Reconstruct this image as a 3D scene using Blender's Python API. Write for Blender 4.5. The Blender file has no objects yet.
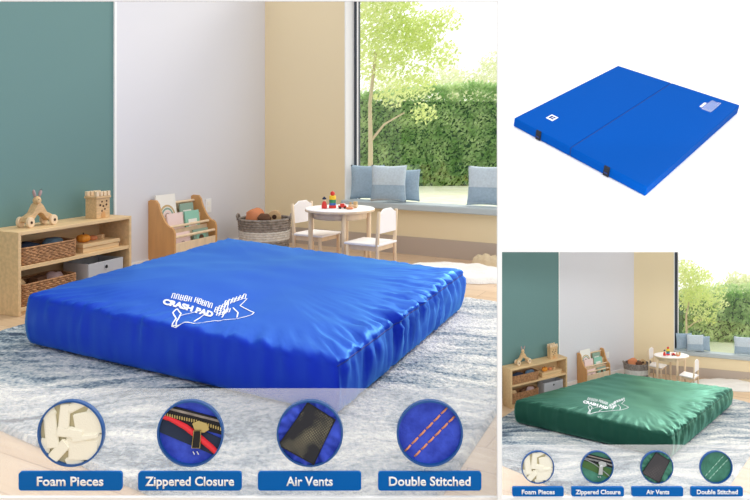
import bpy, bmesh, math, random
from mathutils import Vector, Matrix, noise
from mathutils.bvhtree import BVHTree

C = bpy.context.scene.collection
PI = math.pi
rnd = random.Random(7)
F, CX, HY, EYE = 700.0, 375.0, 135.0, 1.05

# ------------------------------------------------------------------ camera, world, sun, exposure
cam = bpy.data.cameras.new('camera')
cam.sensor_width = 36.0
cam.lens = 36.0 * F / 750.0
cam.shift_y = -(250.0 - HY) / 750.0
cam.clip_start = 0.05
cam_o = bpy.data.objects.new('camera', cam)
cam_o.location = (0, 0, EYE)
cam_o.rotation_euler = (PI / 2, 0, 0)
C.objects.link(cam_o)
bpy.context.scene.camera = cam_o

W = bpy.data.worlds.new('bright_sky')
bpy.context.scene.world = W
W.use_nodes = True
nt = W.node_tree
nt.nodes.clear()
_o = nt.nodes.new('ShaderNodeOutputWorld')
_b = nt.nodes.new('ShaderNodeBackground')
_t = nt.nodes.new('ShaderNodeTexCoord')
_d = nt.nodes.new('ShaderNodeVectorMath'); _d.operation = 'DOT_PRODUCT'
_d.inputs[1].default_value = (0.28, 0.62, 0.73)          # the bright part of the sky: behind the window, high
_r = nt.nodes.new('ShaderNodeMapRange')
_r.inputs['From Min'].default_value = -0.7
_r.inputs['From Max'].default_value = 0.75
_r.inputs['To Min'].default_value = 0.78
_r.inputs['To Max'].default_value = 1.5
nt.links.new(_t.outputs['Generated'], _d.inputs[0])
nt.links.new(_d.outputs['Value'], _r.inputs['Value'])
nt.links.new(_r.outputs['Result'], _b.inputs['Strength'])
_b.inputs['Color'].default_value = (1.0, 0.985, 0.96, 1)
nt.links.new(_b.outputs[0], _o.inputs[0])

sun = bpy.data.lights.new('sun', 'SUN')
sun.energy = 1.9
sun.angle = math.radians(22)
sun.color = (1.0, 0.96, 0.88)
sun_o = bpy.data.objects.new('sun', sun)
sun_o.rotation_euler = Vector((-0.52, -0.58, -0.62)).to_track_quat('-Z', 'Y').to_euler()
C.objects.link(sun_o)

slope_fill = bpy.data.lights.new('added_slope_fill', 'AREA')      # added unseen fill light, brightens the white product slope
slope_fill.shape = 'RECTANGLE'; slope_fill.size = 0.9; slope_fill.size_y = 0.4
slope_fill.energy = 14
slope_fill_o = bpy.data.objects.new('added_slope_fill', slope_fill)
slope_fill_o.location = (1.05, 1.15, 2.35)
slope_fill_o.rotation_euler = (Vector((0.95, 2.4, 0.95)) - Vector((1.05, 1.15, 2.35))).to_track_quat('-Z', 'Y').to_euler()
C.objects.link(slope_fill_o)

bay_fill = bpy.data.lights.new('added_bay_fill', 'AREA')            # added fill light hidden behind the dividing bar, brightens the lower bay
bay_fill.shape = 'RECTANGLE'; bay_fill.size = 0.9; bay_fill.size_y = 0.012
bay_fill.energy = 2.2
bay_fill_o = bpy.data.objects.new('added_bay_fill', bay_fill)
bay_fill_o.location = (0.95, 1.925, 0.742)
bay_fill_o.rotation_euler = Vector((0.0, 0.92, -0.30)).to_track_quat('-Z', 'Y').to_euler()
C.objects.link(bay_fill_o)

VS = bpy.context.scene.view_settings
VS.view_transform = 'Standard'
VS.look = 'None'
VS.gamma = 1.0
VS.use_curve_mapping = False
VS.exposure = 0.0

# ------------------------------------------------------------------ helpers
def at(x, y, Y):
    return Vector(((x - CX) / F * Y, Y, EYE - (y - HY) / F * Y))

def on_floor(x, y, zf=0.0):
    Y = F * (EYE - zf) / (y - HY)
    return Vector(((x - CX) / F * Y, Y, zf))

def lin(c):
    return tuple(((v / 255.0) / 12.92 if v <= 10.3 else (((v / 255.0) + 0.055) / 1.055) ** 2.4) for v in c) + (1.0,)

def mat(name, rgb, rough=0.6, spec=0.4, metal=0.0, var=0.0, vscale=6.0, stretch=(1, 1, 1), bump=0.0, bscale=60.0, rgb2=None, sheen=0.0):
    m = bpy.data.materials.new(name)
    m.use_nodes = True
    N, Lk = m.node_tree.nodes, m.node_tree.links
    p = N['Principled BSDF']
    p.inputs['Base Color'].default_value = lin(rgb)
    p.inputs['Roughness'].default_value = rough
    p.inputs['Specular IOR Level'].default_value = spec
    p.inputs['Metallic'].default_value = metal
    if sheen:
        p.inputs['Sheen Weight'].default_value = sheen
    tc = N.new('ShaderNodeTexCoord')
    if var > 0 or rgb2:
        mp = N.new('ShaderNodeMapping')
        mp.inputs['Scale'].default_value = stretch
        nz = N.new('ShaderNodeTexNoise')
        nz.inputs['Scale'].default_value = vscale
        nz.inputs['Detail'].default_value = 5
        Lk.new(tc.outputs['Object'], mp.inputs['Vector'])
        Lk.new(mp.outputs[0], nz.inputs['Vector'])
        rp = N.new('ShaderNodeValToRGB')
        a = lin(rgb)
        b = lin(rgb2) if rgb2 else tuple(v * (1 - var) for v in a[:3]) + (1,)
        rp.color_ramp.elements[0].position = 0.35
        rp.color_ramp.elements[1].position = 0.65
        rp.color_ramp.elements[0].color = b
        rp.color_ramp.elements[1].color = a
        Lk.new(nz.outputs['Fac'], rp.inputs['Fac'])
        Lk.new(rp.outputs[0], p.inputs['Base Color'])
    if bump > 0:
        nb = N.new('ShaderNodeTexNoise')
        nb.inputs['Scale'].default_value = bscale
        nb.inputs['Detail'].default_value = 3
        Lk.new(tc.outputs['Object'], nb.inputs['Vector'])
        bp = N.new('ShaderNodeBump')
        bp.inputs['Strength'].default_value = bump
        bp.inputs['Distance'].default_value = 0.01
        Lk.new(nb.outputs['Fac'], bp.inputs['Height'])
        Lk.new(bp.outputs[0], p.inputs['Normal'])
    return m

def bx(bm, x0, x1, y0, y1, z0, z1):
    vs = [bm.verts.new((x, y, z)) for z in (z0, z1) for y in (y0, y1) for x in (x0, x1)]
    for f in ((0, 2, 3, 1), (4, 5, 7, 6), (0, 1, 5, 4), (2, 6, 7, 3), (0, 4, 6, 2), (1, 3, 7, 5)):
        bm.faces.new([vs[i] for i in f])
    return vs

def box(*a):
    bm = bmesh.new(); bx(bm, *a); return bm

def prism(bm, pts, axis, a, b):
    """pts 2-D outline; axis = the extrusion axis; a, b the two ends"""
    def P(p, c):
        return {'x': (c, p[0], p[1]), 'y': (p[0], c, p[1]), 'z': (p[0], p[1], c)}[axis]
    A = [bm.verts.new(P(p, a)) for p in pts]
    B = [bm.verts.new(P(p, b)) for p in pts]
    n = len(pts)
    bm.faces.new(A); bm.faces.new(B[::-1])
    for i in range(n):
        bm.faces.new((A[i], B[i], B[(i + 1) % n], A[(i + 1) % n]))
    bmesh.ops.recalc_face_normals(bm, faces=bm.faces)
    return bm

def tube(bm, path, r, seg=8, closed=False, caps=True):
    pts = [Vector(p) for p in path]
    n = len(pts)
    rings = []
    for i, p in enumerate(pts):
        t = (pts[(i + 1) % n] - pts[i - 1]) if closed else (pts[min(i + 1, n - 1)] - pts[max(i - 1, 0)])
        t.normalize()
        up = Vector((0, 0, 1)) if abs(t.z) < 0.95 else Vector((1, 0, 0))
        u = t.cross(up).normalized(); v = u.cross(t)
        rr = r[i] if isinstance(r, (list, tuple)) else r
        rings.append([bm.verts.new(p + (u * math.cos(2 * PI * k / seg) + v * math.sin(2 * PI * k / seg)) * rr) for k in range(seg)])
    m = n if closed else n - 1
    for i in range(m):
        a, b = rings[i], rings[(i + 1) % n]
        for k in range(seg):
            bm.faces.new((a[k], a[(k + 1) % seg], b[(k + 1) % seg], b[k]))
    if not closed and caps:
        bm.faces.new(rings[0][::-1]); bm.faces.new(rings[-1])
    bmesh.ops.recalc_face_normals(bm, faces=bm.faces)
    return bm

def cyl(bm, c, r, h, axis='z', seg=24, r2=None):
    r2 = r if r2 is None else r2
    M = {'z': Matrix.Identity(4), 'x': Matrix.Rotation(PI / 2, 4, 'Y'), 'y': Matrix.Rotation(-PI / 2, 4, 'X')}[axis]
    bmesh.ops.create_cone(bm, cap_ends=True, segments=seg, radius1=r, radius2=r2, depth=h, matrix=Matrix.Translation(c) @ M)
    return bm

def lathe(bm, prof, seg=24, c=(0, 0, 0)):
    rings = [[bm.verts.new((c[0] + r * math.cos(2 * PI * k / seg), c[1] + r * math.sin(2 * PI * k / seg), c[2] + z)) for k in range(seg)] for r, z in prof]
    for a, b in zip(rings, rings[1:]):
        for k in range(seg):
            bm.faces.new((a[k], a[(k + 1) % seg], b[(k + 1) % seg], b[k]))
    bm.faces.new(rings[0][::-1]); bm.faces.new(rings[-1])
    bmesh.ops.recalc_face_normals(bm, faces=bm.faces)
    return bm

def ball(bm, c, r, sub=2, sc=(1, 1, 1)):
    bmesh.ops.create_icosphere(bm, subdivisions=sub, radius=r, matrix=Matrix.Translation(c) @ Matrix.Diagonal((*sc, 1)))
    return bm

def obj(name, bm, m, parent=None, smooth=False, bevel=0.0, seg=2):
    me = bpy.data.meshes.new(name)
    bm.to_mesh(me); bm.free()
    if smooth:
        for p in me.polygons:
            p.use_smooth = True
    me.materials.append(m)
    o = bpy.data.objects.new(name, me)
    C.objects.link(o)
    if parent is not None:
        o.parent = parent
    if bevel > 0:
        b = o.modifiers.new('bevel', 'BEVEL')
        b.width = bevel; b.segments = seg; b.limit_method = 'ANGLE'
        b.angle_limit = math.radians(40)
    return o

def tag(o, label, cat, group=None, kind=None):
    o['label'] = label
    o['category'] = cat
    if group: o['group'] = group
    if kind: o['kind'] = kind
    return o

def thing(name, label, cat, group=None):
    o = bpy.data.objects.new(name, None)
    o.empty_display_size = 0.05
    C.objects.link(o)
    return tag(o, label, cat, group)

def struct(name, bm, m, parent=None, **k):
    o = obj(name, bm, m, parent, **k)
    if parent is None:
        o['kind'] = 'structure'
    return o

class Frame:
    """a place with its own axes and scale: local points and things are set out in it"""
    def __init__(s, origin, yaw=0.0, sc=(1, 1, 1)):
        s.o = Vector(origin); s.yaw = yaw; s.sc = sc
    def pt(s, x, y, z):
        v = Vector((x * s.sc[0], y * s.sc[1], z * s.sc[2]))
        return s.o + Matrix.Rotation(s.yaw, 3, 'Z') @ v
    def put(s, o, x=0, y=0, z=0, yaw=0.0, tilt=0.0, lean=0.0):
        o.location = s.pt(x, y, z)
        o.rotation_euler = (tilt, lean, s.yaw + yaw)
        c = abs(math.cos(yaw)); q = 1 - c
        o.scale = (s.sc[0] * c + s.sc[1] * q, s.sc[1] * c + s.sc[0] * q, s.sc[2])
        return o

def text_mesh(body, size, bold=0.0, extrude=0.0):
    cu = bpy.data.curves.new('text', 'FONT')
    cu.body = body; cu.size = size; cu.align_x = 'CENTER'; cu.align_y = 'CENTER'
    cu.offset = bold; cu.extrude = extrude; cu.resolution_u = 3
    o = bpy.data.objects.new('text', cu)
    C.objects.link(o)
    dg = bpy.context.evaluated_depsgraph_get()
    me = bpy.data.meshes.new_from_object(o.evaluated_get(dg))
    bpy.data.objects.remove(o)
    bm = bmesh.new(); bm.from_mesh(me)
    bpy.data.meshes.remove(me); bpy.data.curves.remove(cu)
    return bm

# ------------------------------------------------------------------ materials
M = {}
M['teal'] = mat('teal_wall_paint', (107, 141, 140), 0.8, 0.2, bump=0.05, bscale=120)
M['grey'] = mat('light_grey_wall_paint', (222, 222, 228), 0.8, 0.2, bump=0.05, bscale=120)
M['cream'] = mat('cream_yellow_wall_paint', (240, 223, 187), 0.8, 0.2, bump=0.05, bscale=120)
M['white'] = mat('white_paint', (246, 246, 246), 0.5, 0.3)
M['board'] = mat('white_display_board', (250, 250, 250), 0.7, 0.2)
M['base'] = mat('taupe_baseboard', (190, 175, 162), 0.6, 0.3)
M['dark'] = mat('dark_window_frame', (62, 70, 80), 0.4, 0.4)
M['pine'] = mat('pale_pine_wood', (232, 198, 150), 0.5, 0.4, var=0.16, vscale=3, stretch=(1, 14, 14), bump=0.02)
M['birch'] = mat('birch_wood', (240, 214, 180), 0.5, 0.4, var=0.14, vscale=5, stretch=(4, 4, 1))
M['beech'] = mat('beech_toy_wood', (222, 186, 140), 0.55, 0.3, var=0.2, vscale=20, stretch=(1, 4, 4))
M['tan'] = mat('tan_plywood', (212, 160, 104), 0.5, 0.4, var=0.1, vscale=4, stretch=(6, 6, 1))
M['wdark'] = mat('dark_brown_hole', (70, 45, 30), 0.8)
M['wicker'] = mat('brown_wicker', (190, 140, 98), 0.7, 0.3, var=0.45, vscale=38, bump=0.2, bscale=120)
M['rope'] = mat('grey_rope_weave', (168, 158, 150), 0.85, 0.2, var=0.45, vscale=30, bump=0.3, bscale=90)
M['rope2'] = mat('white_rope_weave', (232, 228, 222), 0.85, 0.2, var=0.2, vscale=30, bump=0.3, bscale=90)
M['bin'] = mat('light_grey_felt', (190, 191, 196), 0.9, 0.1, bump=0.1, bscale=200)
M['black'] = mat('black_plastic', (22, 22, 24), 0.5)
M['navy'] = mat('navy_cloth', (40, 52, 76), 0.9)
M['slate'] = mat('slate_blue_cloth', (92, 118, 140), 0.9)
M['brown'] = mat('brown_toy', (104, 70, 48), 0.7)
M['orange'] = mat('orange_toy', (232, 150, 50), 0.5)
M['coral'] = mat('coral_toy', (216, 136, 92), 0.6)
M['red'] = mat('red_toy', (214, 58, 50), 0.4)
M['yellow'] = mat('yellow_toy', (246, 204, 54), 0.4)
M['green'] = mat('green_toy', (58, 140, 96), 0.4)
M['blue'] = mat('blue_toy', (72, 110, 180), 0.4)
M['pink'] = mat('pink_card', (246, 220, 216), 0.6)
M['mint'] = mat('mint_card', (150, 206, 186), 0.6)
M['paper'] = mat('white_paper', (246, 243, 236), 0.7)
M['ochre'] = mat('ochre_print', (206, 178, 130), 0.7)
M['mauve'] = mat('mauve_print', (176, 150, 150), 0.7)
M['sage'] = mat('sage_print', (150, 176, 160), 0.7)
M['chairwhite'] = mat('white_chair_board', (250, 246, 246), 0.45)
M['cushion'] = mat('dusty_blue_linen', (164, 186, 204), 0.9, 0.15, var=0.12, vscale=60, bump=0.25, bscale=160)
M['cushion2'] = mat('sunlit_blue_linen', (204, 218, 229), 0.9, 0.15, var=0.12, vscale=60, bump=0.25, bscale=160)  # paler linen that imitates sun on the cushion tops
M['bench'] = mat('grey_bench_fabric', (186, 196, 200), 0.9, 0.15, bump=0.15, bscale=140)
M['fur'] = mat('white_sheepskin', (250, 246, 240), 0.95, 0.1, bump=0.6, bscale=70)
M['fur2'] = mat('beige_sheepskin', (226, 208, 176), 0.95, 0.1, bump=0.6, bscale=70)
M['bark'] = mat('pale_bark', (205, 190, 160), 0.9)
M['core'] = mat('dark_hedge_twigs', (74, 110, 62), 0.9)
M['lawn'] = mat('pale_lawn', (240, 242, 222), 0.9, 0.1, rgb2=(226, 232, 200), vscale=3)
M['lblue'] = mat('blue_sign', (0, 98, 178), 0.5, 0.12)
M['rim'] = mat('blue_rim', (22, 82, 150), 0.35, 0.5)
M['sign'] = mat('white_lettering', (255, 255, 255), 0.5)
M['foam'] = mat('cream_foam', (247, 243, 226), 0.9, 0.1, bump=0.15, bscale=250)
M['foamback'] = mat('ochre_backing', (202, 192, 156), 0.9, 0.1)
M['zipblack'] = mat('black_zip_tape', (30, 30, 36), 0.8, bump=0.3, bscale=400)
M['gold'] = mat('brass_zip', (206, 184, 120), 0.3, 0.5, metal=0.8)
M['silver'] = mat('steel_zip', (200, 204, 204), 0.3, 0.5, metal=0.8)
M['piping'] = mat('red_piping', (226, 44, 56), 0.5)
M['piping2'] = mat('grey_piping', (150, 156, 158), 0.5)
M['orangeth'] = mat('orange_thread', (226, 150, 112), 0.7)
M['paleth'] = mat('pale_green_thread', (150, 196, 178), 0.7)
M['logo'] = mat('white_print', (240, 244, 252), 0.6)
M['strap'] = mat('black_webbing', (28, 30, 40), 0.8, bump=0.3, bscale=300)

def fabric(name, rgb, tint, gloss=0.60, rough=0.43, bump=0.12):
    # satin nylon: coloured cloth with a tinted sheen that grows towards grazing angles
    m = mat(name, rgb, 0.8, 0.0, bump=bump, bscale=14)
    N, Lk = m.node_tree.nodes, m.node_tree.links
    p = N['Principled BSDF']
    g = N.new('ShaderNodeBsdfGlossy'); g.inputs['Roughness'].default_value = rough; g.inputs['Color'].default_value = lin(tint)
    lw = N.new('ShaderNodeLayerWeight'); lw.inputs['Blend'].default_value = 0.5
    Lk.new(p.inputs['Normal'].links[0].from_socket, g.inputs['Normal'])
    sq = N.new('ShaderNodeMath'); sq.operation = 'POWER'; sq.inputs[1].default_value = 2.0
    Lk.new(lw.outputs['Facing'], sq.inputs[0])
    mu = N.new('ShaderNodeMath'); mu.operation = 'MULTIPLY_ADD'; mu.inputs[1].default_value = gloss; mu.inputs[2].default_value = 0.03
    Lk.new(sq.outputs[0], mu.inputs[0])
    mx = N.new('ShaderNodeMixShader')
    Lk.new(mu.outputs[0], mx.inputs[0]); Lk.new(p.outputs[0], mx.inputs[1]); Lk.new(g.outputs[0], mx.inputs[2])
    Lk.new(mx.outputs[0], N['Material Output'].inputs['Surface'])
    return m
M['padblue'] = fabric('royal_blue_nylon', (22, 42, 190), (124, 202, 255))
M['padgreen'] = fabric('forest_green_nylon', (20, 62, 50), (172, 240, 220))
M['seamblue'] = mat('dark_blue_seam', (16, 44, 150), 0.6)
M['seamgreen'] = mat('dark_green_seam', (18, 62, 48), 0.6)
M['matblue'] = mat('blue_vinyl', (0, 78, 168), 0.6, 0.03, bump=0.04, bscale=60)
M['matseam'] = mat('navy_seam', (12, 44, 120), 0.6)
M['disc_blue'] = mat('blue_sample_cloth', (62, 88, 214), 0.6, 0.3, rgb2=(40, 62, 178), vscale=22, bump=0.35, bscale=60)
M['disc_green'] = mat('green_sample_cloth', (74, 140, 118), 0.6, 0.4, rgb2=(52, 112, 92), vscale=30, bump=0.35, bscale=60)

def leafy(name, rgb, rgb2, vs):
    m = mat(name, rgb, 0.6, 0.3, rgb2=rgb2, vscale=vs)
    N, Lk = m.node_tree.nodes, m.node_tree.links
    p = N['Principled BSDF']
    tl = N.new('ShaderNodeBsdfTranslucent')
    Lk.new(p.inputs['Base Color'].links[0].from_socket, tl.inputs['Color'])
    mx = N.new('ShaderNodeMixShader'); mx.inputs[0].default_value = 0.5
    Lk.new(p.outputs[0], mx.inputs[1]); Lk.new(tl.outputs[0], mx.inputs[2])
    Lk.new(mx.outputs[0], N['Material Output'].inputs['Surface'])
    return m
M['leaf'] = leafy('light_tree_leaves', (240, 246, 190), (222, 234, 150), 1.5)
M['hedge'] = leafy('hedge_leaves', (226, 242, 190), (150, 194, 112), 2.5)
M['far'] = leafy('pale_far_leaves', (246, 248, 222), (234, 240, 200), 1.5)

def mesh_vent_mat(name, a, b):
    m = mat(name, a, 0.6, 0.4)
    N, Lk = m.node_tree.nodes, m.node_tree.links
    p = N['Principled BSDF']
    tc = N.new('ShaderNodeTexCoord')
    v = N.new('ShaderNodeTexVoronoi'); v.inputs['Scale'].default_value = 170; v.inputs['Randomness'].default_value = 0.15
    v.voronoi_dimensions = '2D'
    mpv = N.new('ShaderNodeMapping'); mpv.inputs['Rotation'].default_value = (PI / 2, 0, 0.6)
    Lk.new(tc.outputs['Object'], mpv.inputs['Vector']); Lk.new(mpv.outputs[0], v.inputs['Vector'])
    nz = N.new('ShaderNodeTexNoise'); nz.inputs['Scale'].default_value = 16
    Lk.new(tc.outputs['Object'], nz.inputs['Vector'])
    mp = N.new('ShaderNodeMapRange'); mp.inputs['From Min'].default_value = 0.36; mp.inputs['From Max'].default_value = 0.26
    mp.inputs['To Min'].default_value = 0; mp.inputs['To Max'].default_value = 0.8
    Lk.new(v.outputs['Distance'], mp.inputs['Value'])
    mr = N.new('ShaderNodeMapRange'); mr.inputs['From Min'].default_value = 0.46; mr.inputs['From Max'].default_value = 0.72
    Lk.new(nz.outputs['Fac'], mr.inputs['Value'])
    mu = N.new('ShaderNodeMath'); mu.operation = 'MULTIPLY'
    Lk.new(mp.outputs[0], mu.inputs[0]); Lk.new(mr.outputs[0], mu.inputs[1])
    mx = N.new('ShaderNodeMix'); mx.data_type = 'RGBA'
    mx.inputs['A'].default_value = lin(a); mx.inputs['B'].default_value = lin(b)
    Lk.new(mu.outputs[0], mx.inputs['Factor'])
    Lk.new(mx.outputs['Result'], p.inputs['Base Color'])
    return m
M['vent'] = mesh_vent_mat('black_vent_mesh', (34, 36, 44), (214, 204, 160))
M['vent2'] = mesh_vent_mat('charcoal_vent_mesh', (62, 60, 64), (120, 112, 108))

def floor_mat():
    m = mat('light_oak_floor', (226, 200, 170), 0.28, 0.5)
    N, Lk = m.node_tree.nodes, m.node_tree.links
    p = N['Principled BSDF']
    tc = N.new('ShaderNodeTexCoord')
    mp = N.new('ShaderNodeMapping'); mp.inputs['Rotation'].default_value = (0, 0, 0.5)
    Lk.new(tc.outputs['Object'], mp.inputs['Vector'])
    br = N.new('ShaderNodeTexBrick')
    br.inputs['Scale'].default_value = 1.0
    br.inputs['Brick Width'].default_value = 1.6; br.inputs['Row Height'].default_value = 0.16
    br.inputs['Mortar Size'].default_value = 0.002
    br.inputs['Color1'].default_value = lin((228, 202, 172)); br.inputs['Color2'].default_value = lin((216, 186, 152))
    br.inputs['Mortar'].default_value = lin((170, 136, 104))
    Lk.new(mp.outputs[0], br.inputs['Vector'])
    m2 = N.new('ShaderNodeMapping'); m2.inputs['Scale'].default_value = (1.5, 22, 1)
    Lk.new(mp.outputs[0], m2.inputs['Vector'])
    nz = N.new('ShaderNodeTexNoise'); nz.inputs['Scale'].default_value = 2; nz.inputs['Detail'].default_value = 6
    Lk.new(m2.outputs[0], nz.inputs['Vector'])
    mx = N.new('ShaderNodeMix'); mx.data_type = 'RGBA'; mx.blend_type = 'MULTIPLY'
    mx.inputs['Factor'].default_value = 0.35
    rp = N.new('ShaderNodeValToRGB')
    rp.color_ramp.elements[0].position = 0.3; rp.color_ramp.elements[0].color = lin((190, 160, 130))
    rp.color_ramp.elements[1].position = 0.7; rp.color_ramp.elements[1].color = (1, 1, 1, 1)
    Lk.new(nz.outputs['Fac'], rp.inputs['Fac'])
    Lk.new(br.outputs['Color'], mx.inputs['A']); Lk.new(rp.outputs[0], mx.inputs['B'])
    Lk.new(mx.outputs['Result'], p.inputs['Base Color'])
    return m
M['floor'] = floor_mat()

def rug_mat(name, k=1.0, off=(0, 0, 0)):
    m = mat(name, (200, 205, 210), 0.95, 0.1)
    N, Lk = m.node_tree.nodes, m.node_tree.links
    p = N['Principled BSDF']
    tc = N.new('ShaderNodeTexCoord')
    sc = N.new('ShaderNodeMapping'); sc.inputs['Scale'].default_value = (k, k, k); sc.inputs['Location'].default_value = off
    Lk.new(tc.outputs['Object'], sc.inputs['Vector'])
    wn = N.new('ShaderNodeTexNoise'); wn.inputs['Scale'].default_value = 0.8; wn.inputs['Detail'].default_value = 2
    Lk.new(sc.outputs[0], wn.inputs['Vector'])
    ad = N.new('ShaderNodeVectorMath'); ad.operation = 'MULTIPLY_ADD'
    ad.inputs[1].default_value = (0.95, 0.95, 0.95)
    Lk.new(wn.outputs['Color'], ad.inputs[0]); Lk.new(sc.outputs[0], ad.inputs[2])
    st = N.new('ShaderNodeMapping'); st.inputs['Rotation'].default_value = (0, 0, 0.15); st.inputs['Scale'].default_value = (1.6, 7.5, 1)
    Lk.new(ad.outputs[0], st.inputs['Vector'])
    n1 = N.new('ShaderNodeTexNoise'); n1.inputs['Scale'].default_value = 1.3; n1.inputs['Detail'].default_value = 7; n1.inputs['Roughness'].default_value = 0.68
    Lk.new(st.outputs[0], n1.inputs['Vector'])
    # design: bluer towards the rug's left, paler at its right
    sx = N.new('ShaderNodeSeparateXYZ'); Lk.new(sc.outputs[0], sx.inputs[0])
    gx = N.new('ShaderNodeMapRange'); gx.inputs['From Min'].default_value = -2.2; gx.inputs['From Max'].default_value = 0.4
    gx.inputs['To Min'].default_value = -0.10; gx.inputs['To Max'].default_value = 0.035
    Lk.new(sx.outputs['X'], gx.inputs['Value'])
    fine = N.new('ShaderNodeTexNoise'); fine.inputs['Scale'].default_value = 55; fine.inputs['Detail'].default_value = 3
    Lk.new(sc.outputs[0], fine.inputs['Vector'])
    f2 = N.new('ShaderNodeMath'); f2.operation = 'MULTIPLY_ADD'; f2.inputs[1].default_value = 0.5; f2.inputs[2].default_value = -0.25
    Lk.new(fine.outputs['Fac'], f2.inputs[0])
    a1 = N.new('ShaderNodeMath'); a1.operation = 'ADD'
    n2 = N.new('ShaderNodeMath'); n2.operation = 'MULTIPLY_ADD'; n2.inputs[1].default_value = 1.25; n2.inputs[2].default_value = -0.125
    Lk.new(n1.outputs['Fac'], n2.inputs[0])
    Lk.new(n2.outputs[0], a1.inputs[0]); Lk.new(gx.outputs[0], a1.inputs[1])
    a2 = N.new('ShaderNodeMath'); a2.operation = 'ADD'
    Lk.new(a1.outputs[0], a2.inputs[0]); Lk.new(f2.outputs[0], a2.inputs[1])
    rp = N.new('ShaderNodeValToRGB')
    e = rp.color_ramp.elements
    e[0].position = 0.24; e[0].color = lin((66, 80, 100))
    e[1].position = 0.66; e[1].color = lin((236, 236, 232))
    x = e.new(0.36); x.color = lin((120, 138, 154))
    x = e.new(0.45); x.color = lin((172, 182, 190))
    x = e.new(0.55); x.color = lin((204, 206, 208))
    Lk.new(a2.outputs[0], rp.inputs['Fac'])
    Lk.new(rp.outputs[0], p.inputs['Base Color'])
    bp = N.new('ShaderNodeBump'); bp.inputs['Strength'].default_value = 0.9; bp.inputs['Distance'].default_value = 0.02 / k
    fb = N.new('ShaderNodeTexNoise'); fb.inputs['Scale'].default_value = 70; fb.inputs['Detail'].default_value = 3
    Lk.new(sc.outputs[0], fb.inputs['Vector'])
    Lk.new(fb.outputs['Fac'], bp.inputs['Height'])
    Lk.new(bp.outputs[0], p.inputs['Normal'])
    return m
M['rug'] = rug_mat('streaked_rug', 1.0)
M['rug2'] = rug_mat('streaked_rug_small', 2.9, (-3.2, -4.9, 0))

def acrylic_mat():
    m = bpy.data.materials.new('frosted_acrylic')
    m.use_nodes = True
    N, Lk = m.node_tree.nodes, m.node_tree.links
    N.remove(N['Principled BSDF'])
    out = N['Material Output']
    t = N.new('ShaderNodeBsdfTransparent')
    d = N.new('ShaderNodeBsdfDiffuse'); d.inputs['Color'].default_value = (0.96, 0.96, 0.97, 1)
    tl = N.new('ShaderNodeBsdfTranslucent'); tl.inputs['Color'].default_value = (0.96, 0.96, 0.97, 1)
    m1 = N.new('ShaderNodeMixShader'); m1.inputs[0].default_value = 0.5
    Lk.new(d.outputs[0], m1.inputs[1]); Lk.new(tl.outputs[0], m1.inputs[2])
    m2 = N.new('ShaderNodeMixShader'); m2.inputs[0].default_value = 0.24
    Lk.new(t.outputs[0], m2.inputs[1]); Lk.new(m1.outputs[0], m2.inputs[2])
    Lk.new(m2.outputs[0], out.inputs['Surface'])
    return m
M['acrylic'] = acrylic_mat()

def glass_mat():
    m = bpy.data.materials.new('window_glass')
    m.use_nodes = True
    N, Lk = m.node_tree.nodes, m.node_tree.links
    N.remove(N['Principled BSDF'])
    out = N['Material Output']
    t = N.new('ShaderNodeBsdfTransparent'); t.inputs['Color'].default_value = (0.98, 0.99, 0.985, 1)
    g = N.new('ShaderNodeBsdfGlossy'); g.inputs['Roughness'].default_value = 0.02
    x = N.new('ShaderNodeMixShader'); x.inputs[0].default_value = 0.04
    Lk.new(t.outputs[0], x.inputs[1]); Lk.new(g.outputs[0], x.inputs[2])
    Lk.new(x.outputs[0], out.inputs['Surface'])
    return m
M['glass'] = glass_mat()

# ------------------------------------------------------------------ the display front: white bars that divide the three bays
YF = 1.90
def bar(name, x0, y0, x1, y1, d0=0.0, d1=0.012):
    a, b = at(x0, y1, YF + d0), at(x1, y0, YF + d0)
    struct(name, box(a.x, b.x, YF + d0, YF + d1, a.z, b.z), M['board'])
bar('trim_1', 497.6, 0.9, 502, 514)
bar('trim_2', 502, 247.6, 800, 252)
bar('trim_3', -60, 497.6, 800, 508.5, 0.025, 0.036)
bar('trim_4', -60, -12, 800, 0.8)
# partition between the large room and the two right-hand bays (board standing edge-on behind the post)
def vwall(bm, p, q, z0, z1, th=0.006):
    p, q = Vector(p[:2]), Vector(q[:2])
    n = (q - p).normalized(); n = Vector((-n.y, n.x)) * th * 0.5
    prism(bm, [p + n, q + n, q - n, p - n], 'z', z0, z1)
    return bm
bm = bmesh.new()
k = (499.9 - CX) / F
vwall(bm, (k * 1.915, 1.915), (k * 2.66, 2.66), 0.0, 0.72)
vwall(bm, (k * 1.915, 1.915), (k * 3.2, 3.2), 0.72, 1.98)
struct('wall_partition', bm, M['board'])

# ------------------------------------------------------------------ builders for one play room (used for both rooms)
def wall_seg(name, p, q, z0, z1, m, th=0.06, side=1, caps=None):
    """upright wall panel from p to q, its visible face on the line, thickness behind it"""
    p, q = Vector(p[:2]), Vector(q[:2])
    d = (q - p).normalized(); n = Vector((-d.y, d.x)) * th * side
    bm = bmesh.new()
    prism(bm, [p, q, q + n, p + n], 'z', z0, z1)
    return bm

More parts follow.
